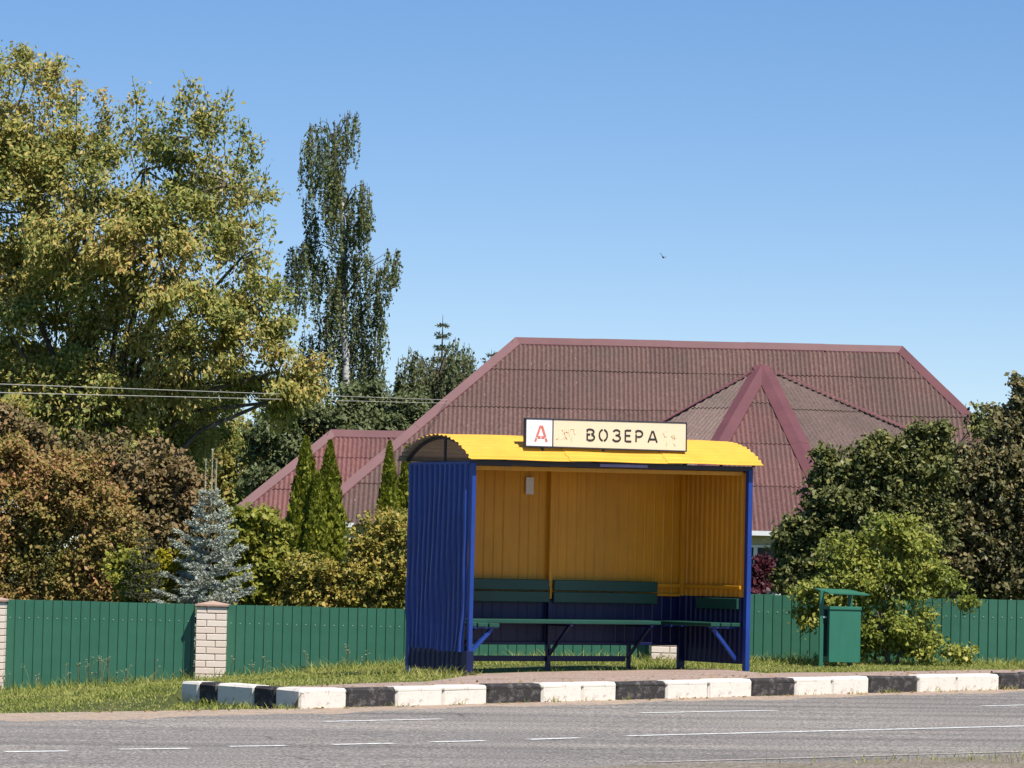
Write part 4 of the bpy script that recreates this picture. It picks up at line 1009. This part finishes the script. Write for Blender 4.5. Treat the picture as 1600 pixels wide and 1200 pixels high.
bush('orchard_tree', 'reddish brown tinged fruit tree at the right picture edge', [(1540, 760, 75, 80), (1585, 690, 50, 55), (1620, 640, 40, 45), (1500, 850, 70, 70), (1600, 850, 90, 90), (1480, 770, 45, 60), (1680, 780, 90, 150), (1560, 670, 20, 25), (1597, 600, 8, 14), (1540, 900, 80, 50), (1470, 900, 50, 40)], 50.5, M['L_reddark'], 1850, 36, .14, .076, 'tree', flat=.7, tr=.09, inner=.3)
bush('purple_shrub', 'small dark purple shrub behind the right post of the shelter', [(1185, 895, 18, 30), (1178, 930, 20, 25)], 44.6, M['L_purple'], 60, 26, .09, .06, 'shrub', tr=.015)
zb_ = float(hv(4.2, 41.3))
bush('lime_bush', 'sprawling lime green bush in front of the right fence beside the bin', [(1385, 835, 45, 32, 0, .8), (1320, 870, 50, 36, 0, .9), (1425, 862, 45, 36), (1380, 910, 70, 45), (1465, 905, 45, 28, 0, .7), (1400, 985, 70, 40), (1350, 1000, 45, 35), (1310, 940, 55, 45), (1440, 1010, 45, 20), (1262, 955, 22, 36, 0, .5), (1495, 1020, 32, 11, 0, .8), (1505, 942, 26, 12, 0, .6)], 41.5, M['L_lime'], 900, 28, .10, .054, 'bush', flat=.5, zb=zb_, nstem=4, tr=.022, inner=.35)

# ------------------------------------------------------------------ grass and weeds
def blades(name, X, Y, Z, h, w, mat, lean=.35):
    """five-cornered grass blades, one for each root point"""
    n_ = len(X); P = np.stack([X, Y, Z], 1); an = RNG.uniform(0, 6.283, n_); side = np.stack([np.cos(an), np.sin(an), 0 * an], 1)
    ln = RNG.normal(size=(n_, 3)) * lean; ln[:, 2] = 1; ln = unit(ln); bend = np.clip(RNG.normal(size=(n_, 3)) * .35, -.5, .5); bend[:, 2] = 0
    h = h[:, None]; V = np.empty((n_, 5, 3), np.float32)
    mid = P + ln * h * .55; tip = P + ln * h + bend * h
    V[:, 0] = P - side * w / 2; V[:, 1] = P + side * w / 2; V[:, 2] = mid + side * w * .38; V[:, 3] = tip; V[:, 4] = mid - side * w * .38
    me = bpy.data.meshes.new(name); me.vertices.add(5 * n_); me.vertices.foreach_set('co', V.reshape(-1))
    li = (np.arange(n_)[:, None] * 5 + np.array([0, 1, 2, 4, 4, 2, 3])).astype(np.int32); st = (np.arange(n_)[:, None] * 7 + np.array([0, 4])).astype(np.int32)
    me.loops.add(7 * n_); me.loops.foreach_set('vertex_index', li.reshape(-1)); me.polygons.add(2 * n_); me.polygons.foreach_set('loop_start', st.reshape(-1))
    me.update(calc_edges=True); me.materials.append(mat); o = bpy.data.objects.new(name, me); COL.objects.link(o); return o
def local(X, Y): return (X - SH[0]) * SU[0] + (Y - SH[1]) * SU[1], (X - SH[0]) * SV[0] + (Y - SH[1]) * SV[1]
n_ = 190000; X = RNG.uniform(-9, 8.1, n_); Yt = RNG.random(n_); ye = lin(EDGE, X); Y = ye + .05 + Yt * (42.46 - ye)
pf = np.array([pave_far(x) for x in np.arange(-3, 8.5, .02)]); pfar = np.interp(X, np.arange(-3, 8.5, .02), pf)
frac_l = np.clip((X + 2.9) / 1.5, 0, 1); yret = 30.95 + (-1.82 - X) * 1.34
y0p = np.where(X < -1.82, yret + .14, ye); pfar = np.where(X < -1.4, y0p + (pfar - y0p) * frac_l, pfar)
edge_n = RNG.normal(0, .09, n_)
onpave = (X > -2.9) & (Y < pfar + edge_n) & (Y > y0p)
lx, ly = local(X, Y)
kerbz = ((X > -3.05) & (X < -1.80) & (np.abs(Y - (30.80 + (-1.81 - X) * 1.36)) < .2))
front = (X > -1.85) & (Y < pfar + edge_n)
inside = (lx > -.02) & (lx < SW + .05) & (ly > -.1) & (ly < SDP - .12)
bare = (np.sin(X * 3.1 + Y * 1.3) + np.sin(X * 1.3 - Y * 2.7) + RNG.normal(0, .9, n_)) > 1.35
roadedge = (X < -1.8) & (Y - ye < .35 + .2 * np.sin(X * 4) + RNG.normal(0, .15, n_))
keep = ~(onpave | kerbz | front | inside | bare | roadedge)
X, Y = X[keep], Y[keep]; tall = np.clip(1.15 - (42.4 - Y) / 1.5, 0, 1)
lx, ly = local(X, Y); nearsh = ((lx > -.45) & (lx < .1) & (ly > -.25) & (ly < 1.5)).astype(float)
h = RNG.uniform(.018, .050, len(X)) * (1 + .55 * np.sin(X * 2.3) * np.sin(Y * 1.7)) + tall * RNG.random(len(X)) ** 3 * .18 + nearsh * RNG.random(len(X)) ** 2 * .10
right = X > 2.6; h = np.where(right, h * .8, h); h = np.where((lx > 0) & (lx < SW + .3) & (ly > .9) & (ly < 4), h * .38, h)
stuff(blades('grass', X, Y, hv(X, Y) - .005, h, .011, M['grass'], .6))
# loose tufts: pavement rim, kerb foot, shelter feet, near verge
def tuft(px, py, Y, n_, spread, hmin, hmax, z=None):
    c = at(px, py, Y); xx = c[0] + RNG.normal(0, spread, n_); yy = c[1] + RNG.normal(0, spread * .6, n_)
    zz = np.full(n_, c[2]) if z is None else z(xx, yy)
    return xx, yy, zz, RNG.uniform(hmin, hmax, n_)
T = []
gz = lambda x, y: hv(x, y)
for lxx, lyy, k, sp_, hm in ((-.15, .1, 90, .10, .24), (-.2, .5, 120, .12, .20), (.02, -.07, 60, .05, .16), (-.12, .9, 90, .1, .22), (1.95, 1.08, 40, .07, .16), (2.3, 1.12, 70, .18, .13), (2.7, 1.12, 60, .14, .12), (3.1, 1.12, 60, .10, .2), (3.45, 1.15, 50, .12, .12), (1.2, 1.2, 20, .2, .1), (SW + .12, .1, 90, .09, .13), (SW + .2, .5, 90, .12, .12), (3.4, .95, 60, .12, .10)):
    p = SH + SU * lxx + SV * lyy; xx = p[0] + RNG.normal(0, sp_, k); yy = p[1] + RNG.normal(0, sp_, k); T.append((xx, yy, hv(xx, yy), RNG.uniform(.02, hm * .7, k)))
for x_ in list(RNG.uniform(-1.5, 6, 16)) + [-1.0, -1.05, 2.95, 5.35, 5.3, 5.45]:
    k = int(RNG.integers(5, 26)); yy = lin(EDGE, x_) - .03 + RNG.normal(0, .02, k); xx = x_ + RNG.normal(0, .06, k); T.append((xx, yy, zr(xx), RNG.uniform(.02, .10, k)))
for x_ in RNG.uniform(-3, -1.7, 14): k = 22; xx = x_ + RNG.normal(0, .05, k); yy = 30.56 + (-1.81 - xx) * 1.36 + RNG.normal(0, .03, k); T.append((xx, yy, zr(xx) - .01, RNG.uniform(.02, .09, k)))
for x_ in RNG.uniform(1.9, 5, 18): k = int(RNG.integers(4, 16)); xx = x_ + RNG.normal(0, .14, k); yy = lin(NEAR, xx) - .45 + RNG.normal(0, .2, k); T.append((xx, yy, zr(xx) + .01, RNG.uniform(.02, .10, k)))
X, Y, Z, h = (np.concatenate(t) for t in zip(*T))
stuff(blades('grass_tufts', X, Y, Z - .01, h, .010, M['grass'], .5))
xx = RNG.uniform(2.6, 4.6, 60); xx = np.concatenate([xx, RNG.normal(3.25, .14, 26), RNG.normal(3.85, .07, 34)]); yy = lin(NEAR, xx) - .5 - RNG.random(len(xx)) * .6
stuff(blades('dry_grass', xx, yy, zr(xx), RNG.uniform(.03, .19, len(xx)), .005, M['weed'], .3))
n_ = 420; fx = RNG.uniform(-3.5, 7, n_); u_ = RNG.random(n_); fy = lin(EDGE, fx) + np.where(u_ < .45, -np.abs(RNG.normal(0, .12, n_)) - .03, .2 + RNG.random(n_) * 1.9)
ok = (fx > -1.7) | (fy < lin(EDGE, fx)); fx, fy = fx[ok], fy[ok]; fz = np.where(fy < lin(EDGE, fx), zr(fx) + .014, hv(fx, fy) + .018); C_ = np.stack([fx, fy, fz], 1); a_ = rdir(len(fx)); a_[:, 2] *= .25; a_ = unit(a_); b_ = unit(np.cross(unit(rdir(len(fx)) * .4 + np.array([0, 0, 1])), a_)); sz = RNG.uniform(.012, .03, (len(fx), 1))
stuff(quads('fallen_leaves', C_, a_ * sz, b_ * sz * .6, M['L_copper'], None, np.tile([0, 0, .006], (len(fx), 1))))
# pale flowering weeds along the fence
q = MB()
for px in (8, 50, 60, 105, 122, 135, 143, 152, 158, 163, 171, 184, 200, 245, 285, 362, 395, 420, 480, 535, 545, 570, 15, 110):
    x_ = at(px, 1000, 42.2)[0]; y_ = 42.2 + RNG.uniform(-.15, .15); o_ = np.array([x_, y_, float(hv(x_, y_))]); h_ = RNG.uniform(.16, .38)
    for i in range(int(RNG.integers(1, 4))):
        a_ = RNG.normal(0, .10, 2) * h_; top = np.array((a_[0], a_[1], h_ * RNG.uniform(.7, 1))); q.tube([o_ + (0, 0, -.02), o_ + (a_[0] * .4, a_[1] * .4, h_ * .5), o_ + top], [.005, .004, .003], 3)
        for j in range(int(RNG.integers(2, 6))):
            c = o_ + top + RNG.normal(0, .014, 3); z_ = RNG.uniform(.006, .013); q.add([c + (z_, 0, 0), c + (0, z_, 0), c + (-z_, 0, 0), c + (0, -z_, 0), c + (0, 0, z_), c - (0, 0, z_)], [(0, 1, 4), (1, 2, 4), (2, 3, 4), (3, 0, 4), (1, 0, 5), (2, 1, 5), (3, 2, 5), (0, 3, 5)])
stuff(q.build('flowering_weeds', M['weed']))

# ------------------------------------------------------------------ wires and bird
for (a, b), lb in zip((((-60, 598), (715, 625.5)), ((-60, 612), (715, 630.5))), ('upper of two thin pale wires crossing before the big maple', 'lower of two thin pale wires crossing before the big maple')):
    p0, p1 = at(*a, 45), at(*b, 90); p0 = p0 + (p0 - p1) * .5; q = MB(); q.tube([p0 + (p1 - p0) * t for t in np.linspace(0, 1, 9)], [.0058] * 9, 5)
    tag(q.build('power_wire', M['wire']), lb, 'wire', 'overhead wires')
bp = at(1036, 402, 90); q = MB()
q.tube([(-.07, 0, 0), (-.03, 0, .004), (.02, 0, 0), (.055, 0, .004), (.075, 0, .002)], [.003, .018, .022, .016, .003], 6)
q.add([(-.02, -.01, .01), (.03, -.01, .01), (-.03, -.09, .055), (-.06, -.13, .05)], [(0, 1, 2), (0, 2, 3)]); q.add([(-.02, .01, .01), (.03, .01, .01), (-.03, .09, .055), (-.06, .13, .05)], [(1, 0, 2), (2, 0, 3)])
bd = q.build('bird', M['bird']); bd.location = bp; bd.rotation_euler = (.5, .2, 1.1); tag(bd, 'tiny dark bird flying high over the house roof', 'bird')
